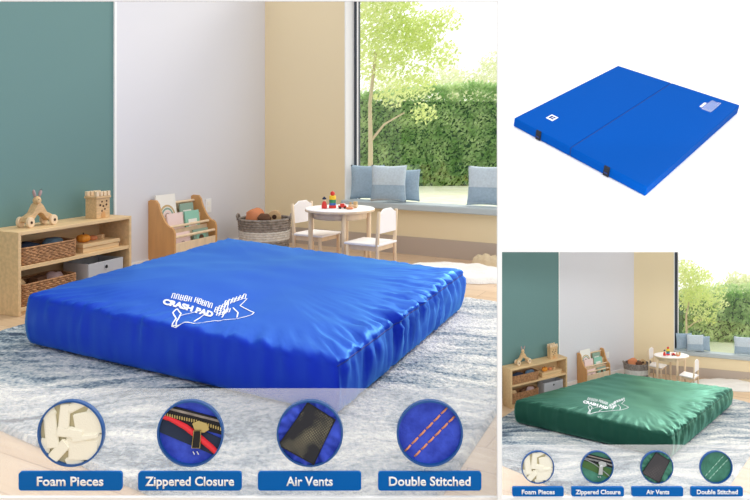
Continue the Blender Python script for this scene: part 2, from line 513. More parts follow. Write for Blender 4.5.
def build_room(P):
    Cn, d1, d2 = Vector(P['corner']), Vector(P['d1']).normalized(), Vector(P['d2']).normalized()
    zf, top, n = P['zf'], P['top'], P['names']
    L = lambda t: Cn - d1 * t
    R = lambda s: Cn + d2 * s
    th = P['th']
    struct(f'wall_{n}_teal', wall_seg('', L(P['t_teal']), L(P['t_end']), zf, top, M['teal'], th, -1), M['teal'])
    struct(f'wall_{n}_grey', wall_seg('', Cn + d1 * th, L(P['t_teal']), zf, top, M['grey'], th, -1), M['grey'])
    # thin white edge strip where the two paints meet
    s = P['k']
    nn = Vector((d1.y, -d1.x))
    a, b = L(P['t_teal'] + 0.006 * s), L(P['t_teal'] - 0.014 * s)
    bm = bmesh.new(); prism(bm, [a, b, b + nn * 0.012 * s, a + nn * 0.012 * s], 'z', zf, top)
    struct(P['strip'], bm, M['white'])
    # window wall: cream pier, spandrel under the seat, far pier, lintel
    s0, s1, zs, zl = P['s0'], P['s1'], P['seat_z'], P['lintel']
    o = Vector((-d2.y, d2.x))
    if o.y < 0: o = -o
    bm = bmesh.new()
    prism(bm, [Cn, R(s0), R(s0) + o * th * 3, Cn + o * th * 3], 'z', zf, top)
    prism(bm, [R(s1), R(s1 + 0.15 * s), R(s1 + 0.15 * s) + o * th * 3, R(s1) + o * th * 3], 'z', zf, top)
    prism(bm, [R(s0), R(s1), R(s1) + o * th * 3, R(s0) + o * th * 3], 'z', zf, zs)
    prism(bm, [R(s0), R(s1), R(s1) + o * th * 3, R(s0) + o * th * 3], 'z', zl, top)
    struct(f'wall_{n}_window', bm, M['cream'])
    # white reveal lining
    dep = P['reveal']
    bm = bmesh.new()
    e = 0.006 * s
    prism(bm, [R(s0) - o * e, R(s0 + 2 * e) - o * e, R(s0 + 2 * e) + o * dep, R(s0) + o * dep], 'z', zs, zl)
    prism(bm, [R(s1 - 2 * e) - o * e, R(s1) - o * e, R(s1) + o * dep, R(s1 - 2 * e) + o * dep], 'z', zs, zl)
    struct(P['lining'], bm, M['white'])
    # window: dark frame and one pane
    fw = P['fw']
    bm = bmesh.new()
    g0, g1 = o * dep, o * (dep + 0.05 * s)
    def fr(a, b, z0, z1):
        prism(bm, [R(a) + g0, R(b) + g0, R(b) + g1, R(a) + g1], 'z', z0, z1)
    fr(s0, s0 + fw, zs, zl); fr(s1 - fw, s1, zs, zl); fr(s0 + fw, s1 - fw, zs, zs + fw * 0.25); fr(s0 + fw, s1 - fw, zl - fw, zl)
    w = struct(P['window'], bm, M['dark'])
    bm = bmesh.new()
    h0, h1 = o * (dep + 0.02 * s), o * (dep + 0.03 * s)
    prism(bm, [R(s0 + fw * .8) + h0, R(s1 - fw * .8) + h0, R(s1 - fw * .8) + h1, R(s0 + fw * .8) + h1], 'z', zs + fw * .2, zl - fw * .8)
    obj('window_pane', bm, M['glass'], w)
    bm = bmesh.new()
    l0 = o * (dep - 0.012 * s)
    prism(bm, [R(s0 + fw) + l0, R(s0 + fw * 1.18) + l0, R(s0 + fw * 1.18) + g0, R(s0 + fw) + g0], 'z', zs, zl)
    obj('window_bead', bm, M['white'], w)
    # baseboards
    bh = P['base_h']
    bm = bmesh.new(); prism(bm, [Cn + d2 * e - o * 2 * e, R(s1 + 0.15 * s) - o * 2 * e, R(s1 + 0.15 * s), Cn], 'z', zf, zf + bh)
    struct(f'baseboard_{n}_window', bm, M['base'])
    bm = bmesh.new(); prism(bm, [L(0.0) + nn * 2 * e, L(P['t_end']) + nn * 2 * e, L(P['t_end']), L(0)], 'z', zf, zf + bh * 0.55)
    struct(f'baseboard_{n}_side', bm, M['white'])
    return L, R, o, nn

# ---- crash pad
def crash_pad(corners, heights, tint, seamtint, label, k, seed, logo_px, zf, sag=1.0):
    Fp, Lp, Bp, Rp = [Vector((c[0], c[1])) for c in corners]
    hF, hL, hB, hR = heights
    root = thing('crash_pad', label, 'crash pad')
    cen = (Fp + Lp + Bp + Rp) / 4
    root.location = (cen.x, cen.y, zf)
    def bil(u, v):      # u along F->L, v along F->R
        p = Fp * (1 - u) * (1 - v) + Lp * u * (1 - v) + Bp * u * v + Rp * (1 - u) * v
        h = hF * (1 - u) * (1 - v) + hL * u * (1 - v) + hB * u * v + hR * (1 - u) * v
        return p, h
    NP = 84
    per = []
    for i in range(NP): per.append((i / NP, 0.0, 0))            # F->L side (front left face)
    for i in range(NP): per.append((1.0, i / NP, 1))
    for i in range(NP): per.append((1 - i / NP, 1.0, 2))
    for i in range(NP): per.append((0.0, 1 - i / NP, 3))        # R->F side (right face)
    prof = [(0.10, 0.0), (0.02, 0.0), (0.008, 0.03), (0.002, 0.12), (-0.002, 0.28), (-0.004, 0.45), (-0.003, 0.62), (-0.001, 0.76), (0.001, 0.83), (0.002, 0.875),
            (0.003, 0.92), (0.006, 0.957), (0.012, 0.985), (0.024, 1.003), (0.05, 1.018)]
    for j in range(1, 25):
        d = 0.06 + 0.43 * j / 24
        prof.append((d, 1.015 + 0.17 * sag * (1 - math.exp(-(d - 0.06) / 0.17))))
    bm = bmesh.new()
    rings = []
    for ri, (d, hz) in enumerate(prof):
        ring = []
        for (u, v, sd) in per:
            uu = d + u * (1 - 2 * d); vv = d + v * (1 - 2 * d)
            p, h = bil(uu, vv)
            z = h * hz
            # rounding of the corners
            cu = min(u, 1 - u) if sd in (0, 2) else min(v, 1 - v)
            cr = max(0.0, 1 - cu / 0.05)
            inw = (bil(0.5, 0.5)[0] - p).normalized()
            p = p + inw * cr * cr * 0.003 * k * (1 if hz < 1 else 0)
            side_t = u if sd in (0, 2) else v
            # gathers: strong on the right-hand face, weaker on the front-left one
            amp = {0: 0.7, 1: 0.25, 2: 0.3, 3: 1.3}[sd]
            s1 = side_t * 34 + sd * 9.7 + seed
            fold = noise.noise((s1, hz * 1.1, seed)) + 0.6 * noise.noise((s1 * 2.1, hz * 1.7, seed + 4))
            if hz < 1.005:
                env = (0.25 + 0.75 * min(1, abs(hz - 0.0) * 1.4)) * (0.45 if 0.78 < hz < 0.9 else 1.0)
                out = -inw
                p = p + out * fold * (0.034 if sd == 3 else 0.022) * k * amp * env
                if hz > 0.05:
                    z += 0.006 * k * fold * amp
            if hz > 0.9:
                fold = noise.noise((s1 + d * 9, d * 16, seed)) + 0.6 * noise.noise((s1 * 2.1 - d * 5, d * 22, seed + 4))
                e2 = math.exp(-max(0, d - 0.03) / (0.06 if sd == 3 else 0.045)) * min(1, (hz - 0.9) * 12)
                z += 0.024 * k * fold * amp * e2
                z += 0.020 * k * noise.noise((p.x / k * 1.7, p.y / k * 1.7, seed)) * min(1, d / 0.1)
                z += 0.009 * k * noise.noise((p.x / k * 5 + p.y / k * 2, p.y / k * 5, seed + 2)) * min(1, d / 0.1)
            ring.append(bm.verts.new((p.x - cen.x, p.y - cen.y, max(z, 0.0))))
        rings.append(ring)
    n = len(per)
    for a, b in zip(rings, rings[1:]):
        for i in range(n):
            bm.faces.new((a[i], a[(i + 1) % n], b[(i + 1) % n], b[i]))
    bm.faces.new(rings[0][::-1])
    cz = sum(v.co.z for v in rings[-1]) / n
    cv = bm.verts.new((sum(v.co.x for v in rings[-1]) / n, sum(v.co.y for v in rings[-1]) / n, cz))
    for i in range(n):
        bm.faces.new((rings[-1][i], rings[-1][(i + 1) % n], cv))
    bmesh.ops.recalc_face_normals(bm, faces=bm.faces)
    seam_path = [(v.co.x, v.co.y, v.co.z) for v in rings[9][2 * NP:] + rings[9][:1]]
    tree = BVHTree.FromBMesh(bm)
    obj('cover', bm, tint, root, smooth=True)
    bm = bmesh.new(); tube(bm, seam_path, 0.0030 * k, 6)
    obj('seam', bm, seamtint, root, smooth=True)
    # printed logo: white strokes laid on the cloth
    def drop(px, py):
        o = Vector((0, 0, EYE)) - Vector((cen.x, cen.y, zf))
        dr = (at(px, py, 3.0) - Vector((0, 0, EYE))).normalized()
        return o, dr
    bm = bmesh.new()
    def lay(v):
        h = tree.ray_cast(Vector((v.x, v.y, 1.0)), Vector((0, 0, -1)))[0]
        return Vector((v.x, v.y, (h.z if h else v.z) + 0.0022 * k))
    def surf(px, py):
        o, dr = drop(px, py)
        return tree.ray_cast(o, dr)[0] or Vector((0, 0, 0.2))
    def stroke(pts, w):
        P3 = []
        for a, b in zip(pts, pts[1:]):
            A, B = surf(*logo_px(*a)), surf(*logo_px(*b))
            m = max(2, int((B - A).length / (0.012 * k)))
            P3 += [A.lerp(B, i / m) for i in range(m)]
        P3.append(surf(*logo_px(*pts[-1])))
        prev = None
        for i, p in enumerate(P3):
            t = (P3[min(i + 1, len(P3) - 1)] - P3[max(i - 1, 0)]); t.z = 0; t.normalize()
            s = Vector((-t.y, t.x, 0)) * w * 0.5
            cur = (bm.verts.new(lay(p + s)), bm.verts.new(lay(p - s)))
            if prev:
                bm.faces.new((prev[0], prev[1], cur[1], cur[0]))
            prev = cur
    w = 0.0064 * k
    stroke([(177, 309), (173, 313), (176, 319), (172, 326), (176, 327), (190, 323), (215, 321), (238, 319), (252, 315), (254, 313), (240, 306)], w)
    stroke([(177, 309), (181, 314), (177, 321), (176, 326)], w)
    stroke([(181, 316), (196, 312)], w * .8)
    stroke([(204, 315), (194, 322)], w * .8)
    stroke([(227, 309), (222, 318)], w)
    stroke([(233, 308), (238, 313), (237, 318)], w)
    stroke([(240, 306), (247, 299), (243, 299), (231, 303)], w * .8)
    def word(body, base, hpx, bold):
        tb = text_mesh(body, 1.0, bold)
        xs = [v.co.x for v in tb.verts]; lo, hi = min(xs), max(xs)
        bmesh.ops.subdivide_edges(tb, edges=[e for e in tb.edges if e.calc_length() > 0.25], cuts=2)
        bmesh.ops.triangulate(tb, faces=tb.faces)
        mp = {}
        for v in tb.verts:
            t = (v.co.x - lo) / (hi - lo) * (len(base) - 1)
            i = min(int(t), len(base) - 2); f = t - i
            bxp = base[i][0] * (1 - f) + base[i + 1][0] * f
            byp = base[i][1] * (1 - f) + base[i + 1][1] * f
            q = surf(*logo_px(bxp + v.co.y * hpx * 0.35, byp - v.co.y * hpx))
            q.z += 0.0024 * k
            mp[v] = bm.verts.new(q)
        for f in tb.faces:
            try: bm.faces.new([mp[v] for v in f.verts])
            except ValueError: pass
        tb.free()
    word('CRASH PAD', [(163, 302), (180, 306), (197, 311), (213, 315.5)], 7.0, 0.06)
    # further lines of small unreadable lettering, as short strokes
    rr = random.Random(3)
    for (x0, y0, x1, y1, c, hh) in ((171, 296, 192, 300, 5, 5), (194, 300, 212, 307, 5, 5), (214, 310, 228, 304, 4, 5), (224, 303, 246, 295, 6, 4), (216, 314, 230, 309, 4, 4)):
        for i in range(c):
            f = (i + .1) / c
            x, y = x0 + (x1 - x0) * f, y0 + (y1 - y0) * f
            g = rr.choice(((0, 1, 0, 0), (1, 0, 1, 0), (0, 1, 1, 1), (1, 1, 0, 1)))
            sk = hh * .35
            stroke([(x, y + hh * .5), (x + sk, y - hh * .5)], w * .8)
            stroke([(x + 2.4, y + hh * .5 + .5), (x + 2.4 + sk * .8, y - hh * .5 + .5)], w * .7)
            if g[0]: stroke([(x + sk, y - hh * .5), (x + 2.4 + sk * .8, y - hh * .5 + .5)], w * .8)
            if g[1]: stroke([(x + sk * .5, y), (x + 2.4 + sk * .4, y + .5)], w * .8)
            if g[3]: stroke([(x, y + hh * .5), (x + 2.4, y + hh * .5 + .5)], w * .8)
    bmesh.ops.recalc_face_normals(bm, faces=bm.faces)
    obj('printed_logo', bm, M['logo'], root)
    return root

# ---- area rug (with a thick bound edge)
def area_rug(poly_fn, nu, nv, m, label, k, clip=None, z0=0.0):
    bm = bmesh.new()
    hgt = 0.014 * k
    g = []
    for i in range(nu + 1):
        row = []
        for j in range(nv + 1):
            p = poly_fn(i / nu, j / nv)
            e = min(i, nu - i, j, nv - j)
            z = hgt * (0.0 if e == 0 else 0.85) + (0 if e == 0 else 0.35 * hgt * noise.noise((p.x / k * 34, p.y / k * 34, 0)) + 0.25 * hgt * noise.noise((p.x / k * 90, p.y / k * 90, 3)))
            if e in (1, 2): z = hgt * 1.25 + 0.3 * hgt * noise.noise((p.x / k * 60, p.y / k * 60, 9))
            row.append(bm.verts.new((p.x, p.y, z0 + max(z, 0.0005))))
        g.append(row)
    for i in range(nu):
        for j in range(nv):
            bm.faces.new((g[i][j], g[i + 1][j], g[i + 1][j + 1], g[i][j + 1]))
    for co, no in (clip or ()):
        bmesh.ops.bisect_plane(bm, geom=bm.verts[:] + bm.edges[:] + bm.faces[:], plane_co=co, plane_no=no, clear_outer=True)
    bmesh.ops.recalc_face_normals(bm, faces=bm.faces)
    o = obj('area_rug', bm, m, None, smooth=True)
    tag(o, label, 'rug')
    return o

# ---- low two-tier shelf unit; local x along its length, y from front to back
SL, SD, SH = 0.915, 0.285, 0.487
def shelf_unit(fr, w):
    root = thing('storage_shelf', f'low pale wooden two-tier open shelf {w}', 'shelf')
    t = 0.02
    for x in (0, SL - t):
        obj('side_panel', box(x, x + t, 0, SD, 0, SH), M['pine'], root, bevel=0.002)
    obj('top_board', box(t, SL - t, 0, SD, SH - t, SH), M['pine'], root, bevel=0.002)
    obj('shelf_board', box(t, SL - t, 0.004, SD - 0.01, 0.262, 0.284), M['pine'], root, bevel=0.002)
    obj('bottom_board', box(t, SL - t, 0.004, SD - 0.01, 0.024, 0.044), M['pine'], root, bevel=0.002)
    obj('back_panel', box(t, SL - t, SD - 0.01, SD - 0.002, 0.02, SH - t), M['pine'], root)
    obj('plinth', box(t, SL - t, 0.02, 0.035, 0, 0.024), M['pine'], root)
    fr.put(root)
    return root

def rrect(hx, hy, r, n=10):
    out = []
    for cx, cy, a0 in ((hx - r, hy - r, 0), (-hx + r, hy - r, PI / 2), (-hx + r, -hy + r, PI), (hx - r, -hy + r, 1.5 * PI)):
        for i in range(n):
            a = a0 + PI / 2 * i / (n - 1)
            out.append((cx + r * math.cos(a), cy + r * math.sin(a)))
    res = []
    N = len(out)
    for i in range(N):
        a, b = Vector(out[i]), Vector(out[(i + 1) % N])
        m = max(1, int((b - a).length / 0.012))
        for j in range(m): res.append(a.lerp(b, j / m))
    return res

def woven_wall(bm, hx, hy, r, h, rows, amp, rad, flare=0.0):
    for k in range(rows):
        f = (k + 0.5) / rows
        zz = rad + (h - 2 * rad) * k / (rows - 1)
        pth = rrect(hx * (1 + flare * f), hy * (1 + flare * f), r, 8)
        N = len(pth)
        pts = []
        for i, p in enumerate(pth):
            q = pth[(i + 1) % N] - pth[i - 1]
            n = Vector((q.y, -q.x)).normalized()
            o = amp * (1 if (i // 2 + k) % 2 else -1)
            pts.append((p.x + n.x * o, p.y + n.y * o, zz))
        tube(bm, pts, rad, 5, closed=True)
    return bm

def wicker_basket(label, L, D, H, group):
    root = thing('wicker_basket', label, 'basket', group)
    bm = bmesh.new(); woven_wall(bm, L / 2 - .008, D / 2 - .008, 0.03, H - 0.012, 9, 0.0028, 0.0075, 0.02)
    obj('woven_body', bm, M['wicker'], root, smooth=True)
    bm = bmesh.new(); tube(bm, [(p.x, p.y, H - .006) for p in rrect(L / 2 - .004, D / 2 - .004, 0.03, 8)], 0.007, 6, closed=True)
    obj('rim', bm, M['wicker'], root, smooth=True)
    bm = bmesh.new(); prism(bm, rrect(L / 2 - .012, D / 2 - .012, 0.03, 6), 'z', 0.002, 0.01)
    obj('bottom', bm, M['wicker'], root)
    return root

def single(name, bm, m, label, cat, group=None, smooth=False, bevel=0.0):
    o = obj(name, bm, m, None, smooth=smooth, bevel=bevel)
    return tag(o, label, cat, group)

def lumpy(r, sc, seed, sub=3, a=0.25):
    bm = ball(bmesh.new(), (0, 0, 0), r, sub)
    for v in bm.verts:
        v.co *= 1 + a * noise.noise(v.co * (1.6 / r) + Vector((seed, 0, 0)))
        v.co.x *= sc[0]; v.co.y *= sc[1]; v.co.z *= sc[2]
    zm = min(v.co.z for v in bm.verts)
    for v in bm.verts: v.co.z -= zm
    return bm

def shelf_contents(fr, w):
    # upper left basket with cloths
    b = wicker_basket(f'brown wicker basket of dark cloths on the middle shelf {w}', 0.42, 0.22, 0.105, f'wicker baskets {w}')
    fr.put(b, 0.245, 0.125, 0.2845)
    o = single('folded_cloth', lumpy(0.075, (1.2, .85, .5), 1), M['navy'], f'dark navy cloth in the upper wicker basket {w}', 'cloth', smooth=True); fr.put(o, 0.165, 0.13, 0.325)
    o = single('folded_cloth', lumpy(0.06, (1.2, .8, .55), 5), M['slate'], f'slate blue cloth in the upper wicker basket {w}', 'cloth', smooth=True); fr.put(o, 0.36, 0.13, 0.335)
    # lower left basket with toys
    b = wicker_basket(f'brown wicker basket of wooden toys on the bottom shelf {w}', 0.42, 0.22, 0.13, f'wicker baskets {w}')
    fr.put(b, 0.245, 0.125, 0.0445)
    o = single('toy_ball', ball(bmesh.new(), (0, 0, .04), .04, 3), M['beech'], f'light wooden ball in the lower wicker basket {w}', 'toy', smooth=True); fr.put(o, 0.10, 0.12, 0.115)
    o = single('toy_block', box(-.05, .05, -.03, .03, 0, .05), M['brown'], f'dark brown block in the lower wicker basket {w}', 'toy', bevel=.004); fr.put(o, 0.24, 0.12, 0.13, .3)
    o = single('soft_toy', lumpy(.06, (1.1, .8, .7), 9), M['mauve'], f'dusty mauve soft toy in the lower wicker basket {w}', 'toy', smooth=True); fr.put(o, 0.36, 0.12, 0.11)
    # toy tray on the middle shelf
    t = thing('toy_tray', f'pale wooden toy box lying on the middle shelf {w}', 'box')
    obj('box_body', box(-.16, .16, -.10, .10, 0, .028), M['pine'], t, bevel=.002)
    obj('lid', box(-.165, .165, -.105, .105, .032, .056), M['pine'], t, bevel=.002)
    bm = bmesh.new(); bx(bm, -.158, .158, -.098, .098, .028, .032); obj('gap_strip', bm, M['tan'], t)
    fr.put(t, 0.68, 0.14, 0.2845)
    t = thing('toy_pumpkin', f'orange wooden pumpkin toy on the toy box {w}', 'toy')
    bm = bmesh.new()
    for a in range(8):
        ball(bm, (0.018 * math.cos(a * PI / 4), 0.018 * math.sin(a * PI / 4), .026), .027, 2, (1, 1, .95))
    obj('body', bm, M['orange'], t, smooth=True)
    obj('stem', cyl(bmesh.new(), (0, 0, .056), .005, .014), M['brown'], t)
    fr.put(t, 0.60, 0.12, 0.34)
    o = single('toy_ring', lathe(bmesh.new(), [(.02, 0), (.03, .006), (.032, .016), (.026, .026), (.012, .03)], 16), M['coral'], f'small coral toy dome on the toy box {w}', 'toy', smooth=True); fr.put(o, 0.70, 0.14, 0.34)
    o = single('toy_block', box(-.02, .02, -.02, .02, 0, .032), M['beech'], f'small plain wooden cube on the toy box {w}', 'toy', bevel=.003); fr.put(o, 0.76, 0.13, 0.34, .4)
    # grey fabric bin on the bottom shelf
    t = thing('fabric_bin', f'light grey fabric bin with round eyelet on bottom shelf {w}', 'storage bin')
    bm = bmesh.new()
    bx(bm, -.155, .155, -.11, -.102, 0, .165); bx(bm, -.155, .155, .102, .11, 0, .165)
    bx(bm, -.155, -.147, -.102, .102, 0, .165); bx(bm, .147, .155, -.102, .102, 0, .165)
    bx(bm, -.147, .147, -.102, .102, 0, .008)
    obj('bin_body', bm, M['bin'], t, bevel=.002)
    bm = bmesh.new(); tube(bm, [(.016 * math.cos(a * PI / 10), -.111, .125 + .016 * math.sin(a * PI / 10)) for a in range(20)], .004, 6, closed=True)
    obj('eyelet', bm, M['bin'], t, smooth=True)
    obj('eyelet_hole', cyl(bmesh.new(), (0, -.1105, .125), .0145, .002, 'y', 20), M['black'], t)
    fr.put(t, 0.695, 0.125, 0.0445)
    # wooden animal pull toy on top
    t = thing('wooden_pull_toy', f'wooden arched rabbit toy on wheels atop the shelf {w}', 'toy')
    bm = bmesh.new()
    arch = [(-.125, .035), (-.115, .062), (-.06, .085), (-.025, .135), (.0, .15), (.03, .125), (.06, .085), (.115, .062), (.125, .035), (.09, .025), (.05, .05), (.025, .075), (0, .083), (-.025, .075), (-.05, .05), (-.09, .025)]
    prism(bm, arch, 'y', -.03, .03)
    obj('arched_body', bm, M['beech'], t, bevel=.004)
    bm = ball(bmesh.new(), (-.005, -.004, .158), .029, 3, (1, .9, .95)); ball(bm, (-.018, -.026, .152), .014, 2)
    obj('head', bm, M['beech'], t, smooth=True)
    for x, ln in ((-.018, -.012), (.016, .018)):
        bm = bmesh.new(); tube(bm, [(x, 0, .176), (x + ln * .5, 0, .195), (x + ln, 0, .214), (x + ln * 1.2, 0, .226)], [.006, .0105, .010, .004], 8)
        obj('ear', bm, M['mauve'], t, smooth=True)
    bm = cyl(bmesh.new(), (-.018, -.03, .163), .0045, .004, 'y', 10)
    obj('eye', bm, M['wdark'], t)
    for x in (-.105, .105):
        for y in (-.042, .042):
            wh = obj('wheel', cyl(bmesh.new(), (x, y, .032), .032, .022, 'y', 24), M['birch'], t, bevel=.004)
            obj('hub', cyl(bmesh.new(), (x, y + (-.0125 if y < 0 else .0125), .032), .009, .003, 'y', 12), M['wdark'], wh)
    fr.put(t, 0.26, 0.15, SH); t.scale.x *= .82
    # wooden castle block on top
    t = thing('wooden_castle', f'wooden castle block with battlements atop the shelf {w}', 'toy')
    obj('block_body', box(-.06, .06, -.05, .05, 0, .135), M['beech'], t, bevel=.003)
    obj('ledge', box(-.066, .066, -.056, .056, .135, .150), M['beech'], t, bevel=.003)
    for x in (-.05, -.0165, .0165, .05):
        for y in (-.042, .042):
            obj('battlement', box(x - .0115, x + .0115, y - .012, y + .012, .150, .182), M['birch'], t, bevel=.003)
    for x, z, r in ((-.028, .09, .0075), (.028, .09, .0075), (-.012, .112, .006), (.03, .115, .006), (0, .082, .007), (-.012, .05, .006), (.014, .062, .006)):
        obj('peg_hole', cyl(bmesh.new(), (x, -.0505, z), r, .003, 'y', 14), M['wdark'], t)
    bm = bmesh.new(); prism(bm, [(-.018, 0.004), (.018, .004), (.018, .03), (.009, .045), (-.009, .045), (-.018, .03)], 'y', -.0515, -.049)
    obj('doorway', bm, M['tan'], t)
    fr.put(t, 0.735, 0.13, SH)

# ---- front-facing book rack; local x along the wall, y from front to back
def book(label, group, Wd, Ht, cover, deco, deco_m, th=0.012):
    t = thing('picture_book', label, 'book', group)
    obj('pages', box(-Wd / 2 + .003, Wd / 2 - .003, .0015, th - .0015, .003, Ht - .003), M['paper'], t)
    bm = bmesh.new()
    bx(bm, -Wd / 2, Wd / 2, 0, .0015, 0, Ht); bx(bm, -Wd / 2, Wd / 2, th - .0015, th, 0, Ht); bx(bm, -Wd / 2, -Wd / 2 + .002, .0015, th - .0015, 0, Ht)
    obj('cover', bm, cover, t)
    def arc(r0, r1, cz, m):
        bm = bmesh.new()
        A = [(r1 * math.cos(a * PI / 14), cz + r1 * math.sin(a * PI / 14)) for a in range(15)]
        B = [(r0 * math.cos(a * PI / 14), cz + r0 * math.sin(a * PI / 14)) for a in range(14, -1, -1)]
        prism(bm, A + B, 'y', -.0012, -.0002)
        obj('cover_picture', bm, m, t)
    if deco == 'rainbow':
        for i, (a, b) in enumerate(((.070, .084), (.050, .064), (.032, .045), (.014, .027))):
            arc(a * Wd / .2, b * Wd / .2, Ht * .28, deco_m[i % len(deco_m)])
    elif deco == 'arch':
        arc(.018, .034, Ht * .25, deco_m[0]); arc(.002, .014, Ht * .25, deco_m[-1])
    elif deco == 'panel':
        obj('cover_picture', box(-Wd * .3, Wd * .3, -.0012, -.0002, Ht * .15, Ht * .7), deco_m[0], t)
        bm = lathe(bmesh.new(), [(.001, -.0005), (Wd * .17, -.0005), (Wd * .17, .0005), (.001, .0005)], 18)
        bmesh.ops.transform(bm, matrix=Matrix.Translation((0, -.0018, Ht * .42)) @ Matrix.Rotation(PI / 2, 4, 'X'), verts=bm.verts)
        obj('cover_spot', bm, deco_m[-1], t)
    return t

RL, RD, RH = 0.545, 0.255, 0.545
def book_rack(fr, w):
    root = thing('book_rack', f'tan plywood front-facing book rack against the grey wall {w}', 'book rack')
    out = [(RD, 0), (RD, RH - .01), (RD - .02, RH), (RD - .075, RH - .002), (RD - .10, RH - .03)]
    for i in range(9):
        f = i / 8
        out.append((RD - .105 - .115 * f, RH - .05 - .16 * (f ** 0.8) - .02 * math.sin(f * PI)))
    out += [(.035, .345), (.012, .325), (0, .295), (0, 0), (.05, 0), (.06, .03), (.10, .05), (.16, .05), (.20, .03), (.21, 0)]
    for x in (0, RL - .02):
        bm = bmesh.new(); prism(bm, out, 'x', x, x + .02)
        obj('side_panel', bm, M['tan'], root, bevel=.003)
    for y, z in ((.012, .262), (.07, .335), (.222, .50)):
        obj('rail', cyl(bmesh.new(), (RL / 2, y + .006, z), .011, RL - .04, 'x', 12), M['birch'], root, smooth=False)
    obj('front_panel', box(.02, RL - .02, .004, .018, .06, .215), M['birch'], root, bevel=.002)
    for y, z0, z1 in ((.055, .10, .31), (.125, .16, .40), (.205, .20, .49)):
        obj('tier_back', box(.02, RL - .02, y + .035, y + .043, z0, z1), M['birch'], root)
    for y, z in ((.03, .145), (.10, .20), (.17, .30)):
        obj('tier_floor', box(.02, RL - .02, y - .01, y + .05, z - .01, z), M['birch'], root)
    fr.put(root)
    g = f'picture books in the rack {w}'
    def bk(label, x, y, z, *a):
        b = book(f'{label} {w}', g, *a); fr.put(b, x, y, z, 0, -0.12)
    bk('white book with beige rainbow cover, top tier of book rack', .14, .173, .335, .225, .245, M['paper'], 'rainbow', (M['ochre'], M['sage'], M['pink'], M['mauve']))
    bk('sage book with round picture, top tier of book rack', .39, .174, .305, .17, .185, M['sage'], 'panel', (M['paper'], M['coral']))
    bk('pale pink book with arch cover, middle tier of book rack', .165, .104, .208, .19, .225, M['pink'], 'arch', (M['mauve'], M['sage']))
    bk('mint green book with white panel, middle tier of book rack', .375, .104, .208, .18, .225, M['mint'], 'panel', (M['paper'], M['pink']))
    bk('pink book with mauve arch, bottom tier of book rack', .155, .034, .152, .18, .135, M['pink'], 'arch', (M['mauve'], M['coral']))
    bk('green book with cream panel, bottom tier of book rack', .385, .034, .152, .19, .135, M['sage'], 'panel', (M['mint'], M['brown']))

def outlet(fr, x, z, w):
    t = thing('wall_outlet', f'white wall outlet plate on the grey wall {w}', 'outlet')
    obj('cover_plate', box(-.04, .04, -.008, 0, -.06, .06), M['white'], t, bevel=.002)
    for dz in (-.022, .022):
        obj('socket', box(-.018, .018, -.0105, -.008, dz - .015, dz + .015), M['paper'], t, bevel=.001)
    fr.put(t, x, 0, z)

def rope_basket(fr, w):
    root = thing('rope_basket', f'round grey and white rope basket in the room corner {w}', 'basket')
    def rowset(name, zs, m, rad=.0125):
        bm = bmesh.new()
        for kk, z in enumerate(zs):
            R = .195 + .028 * (z / .32)
            tube(bm, [((R + .004 * (1 if (i + kk) % 2 else -1)) * math.cos(i * PI / 30), (R + .004 * (1 if (i + kk) % 2 else -1)) * math.sin(i * PI / 30), z) for i in range(60)], rad, 6, closed=True)
        obj(name, bm, m, root, smooth=True)
    zs = [.0125 + .0212 * i for i in range(15)]
    rowset('grey_band', zs[:6], M['rope']); rowset('white_band', zs[6:10], M['rope2']); rowset('upper_band', zs[10:], M['rope'])
    obj('basket_bottom', cyl(bmesh.new(), (0, 0, .012), .19, .014, 'z', 32), M['rope'], root)
    bm = bmesh.new()
    for a in (-.5, .5):
        pass
    for sx in (-1, 1):
        bm = bmesh.new(); tube(bm, [(sx * .226, -.05, .30), (sx * .235, -.045, .335), (sx * .238, 0, .35), (sx * .235, .045, .335), (sx * .226, .05, .30)], .011, 6)
        obj('handle', bm, M['rope'], root, smooth=True)
    fr.put(root)
    o = single('soft_toy', lumpy(.085, (1.1, .9, .9), 3), M['coral'], f'coral orange soft toy in the rope basket {w}', 'toy', smooth=True); fr.put(o, -.08, -.02, .245)
    o = single('soft_toy', lumpy(.05, (1.2, .9, .8), 12), M['brown'], f'small brown soft toy in the rope basket {w}', 'toy', smooth=True); fr.put(o, .015, -.115, .285)
    bm = bmesh.new(); cyl(bm, (0, 0, .05), .058, .04, 'y', 22)
    t = thing('wooden_wheel_toy', f'wooden ring toy with dark hole in the rope basket {w}', 'toy')
    obj('ring_body', bm, M['beech'], t, bevel=.008)
    obj('ring_hole', cyl(bmesh.new(), (0, -.0215, .05), .02, .004, 'y', 16), M['wdark'], t)
    fr.put(t, .095, -.03, .28)
    o = single('toy_filling', lumpy(.165, (1.05, 1.05, .62), 21, 3, .12), M['brown'], f'brown cloth filling the rope basket {w}', 'cloth', smooth=True); fr.put(o, 0, .01, .03)

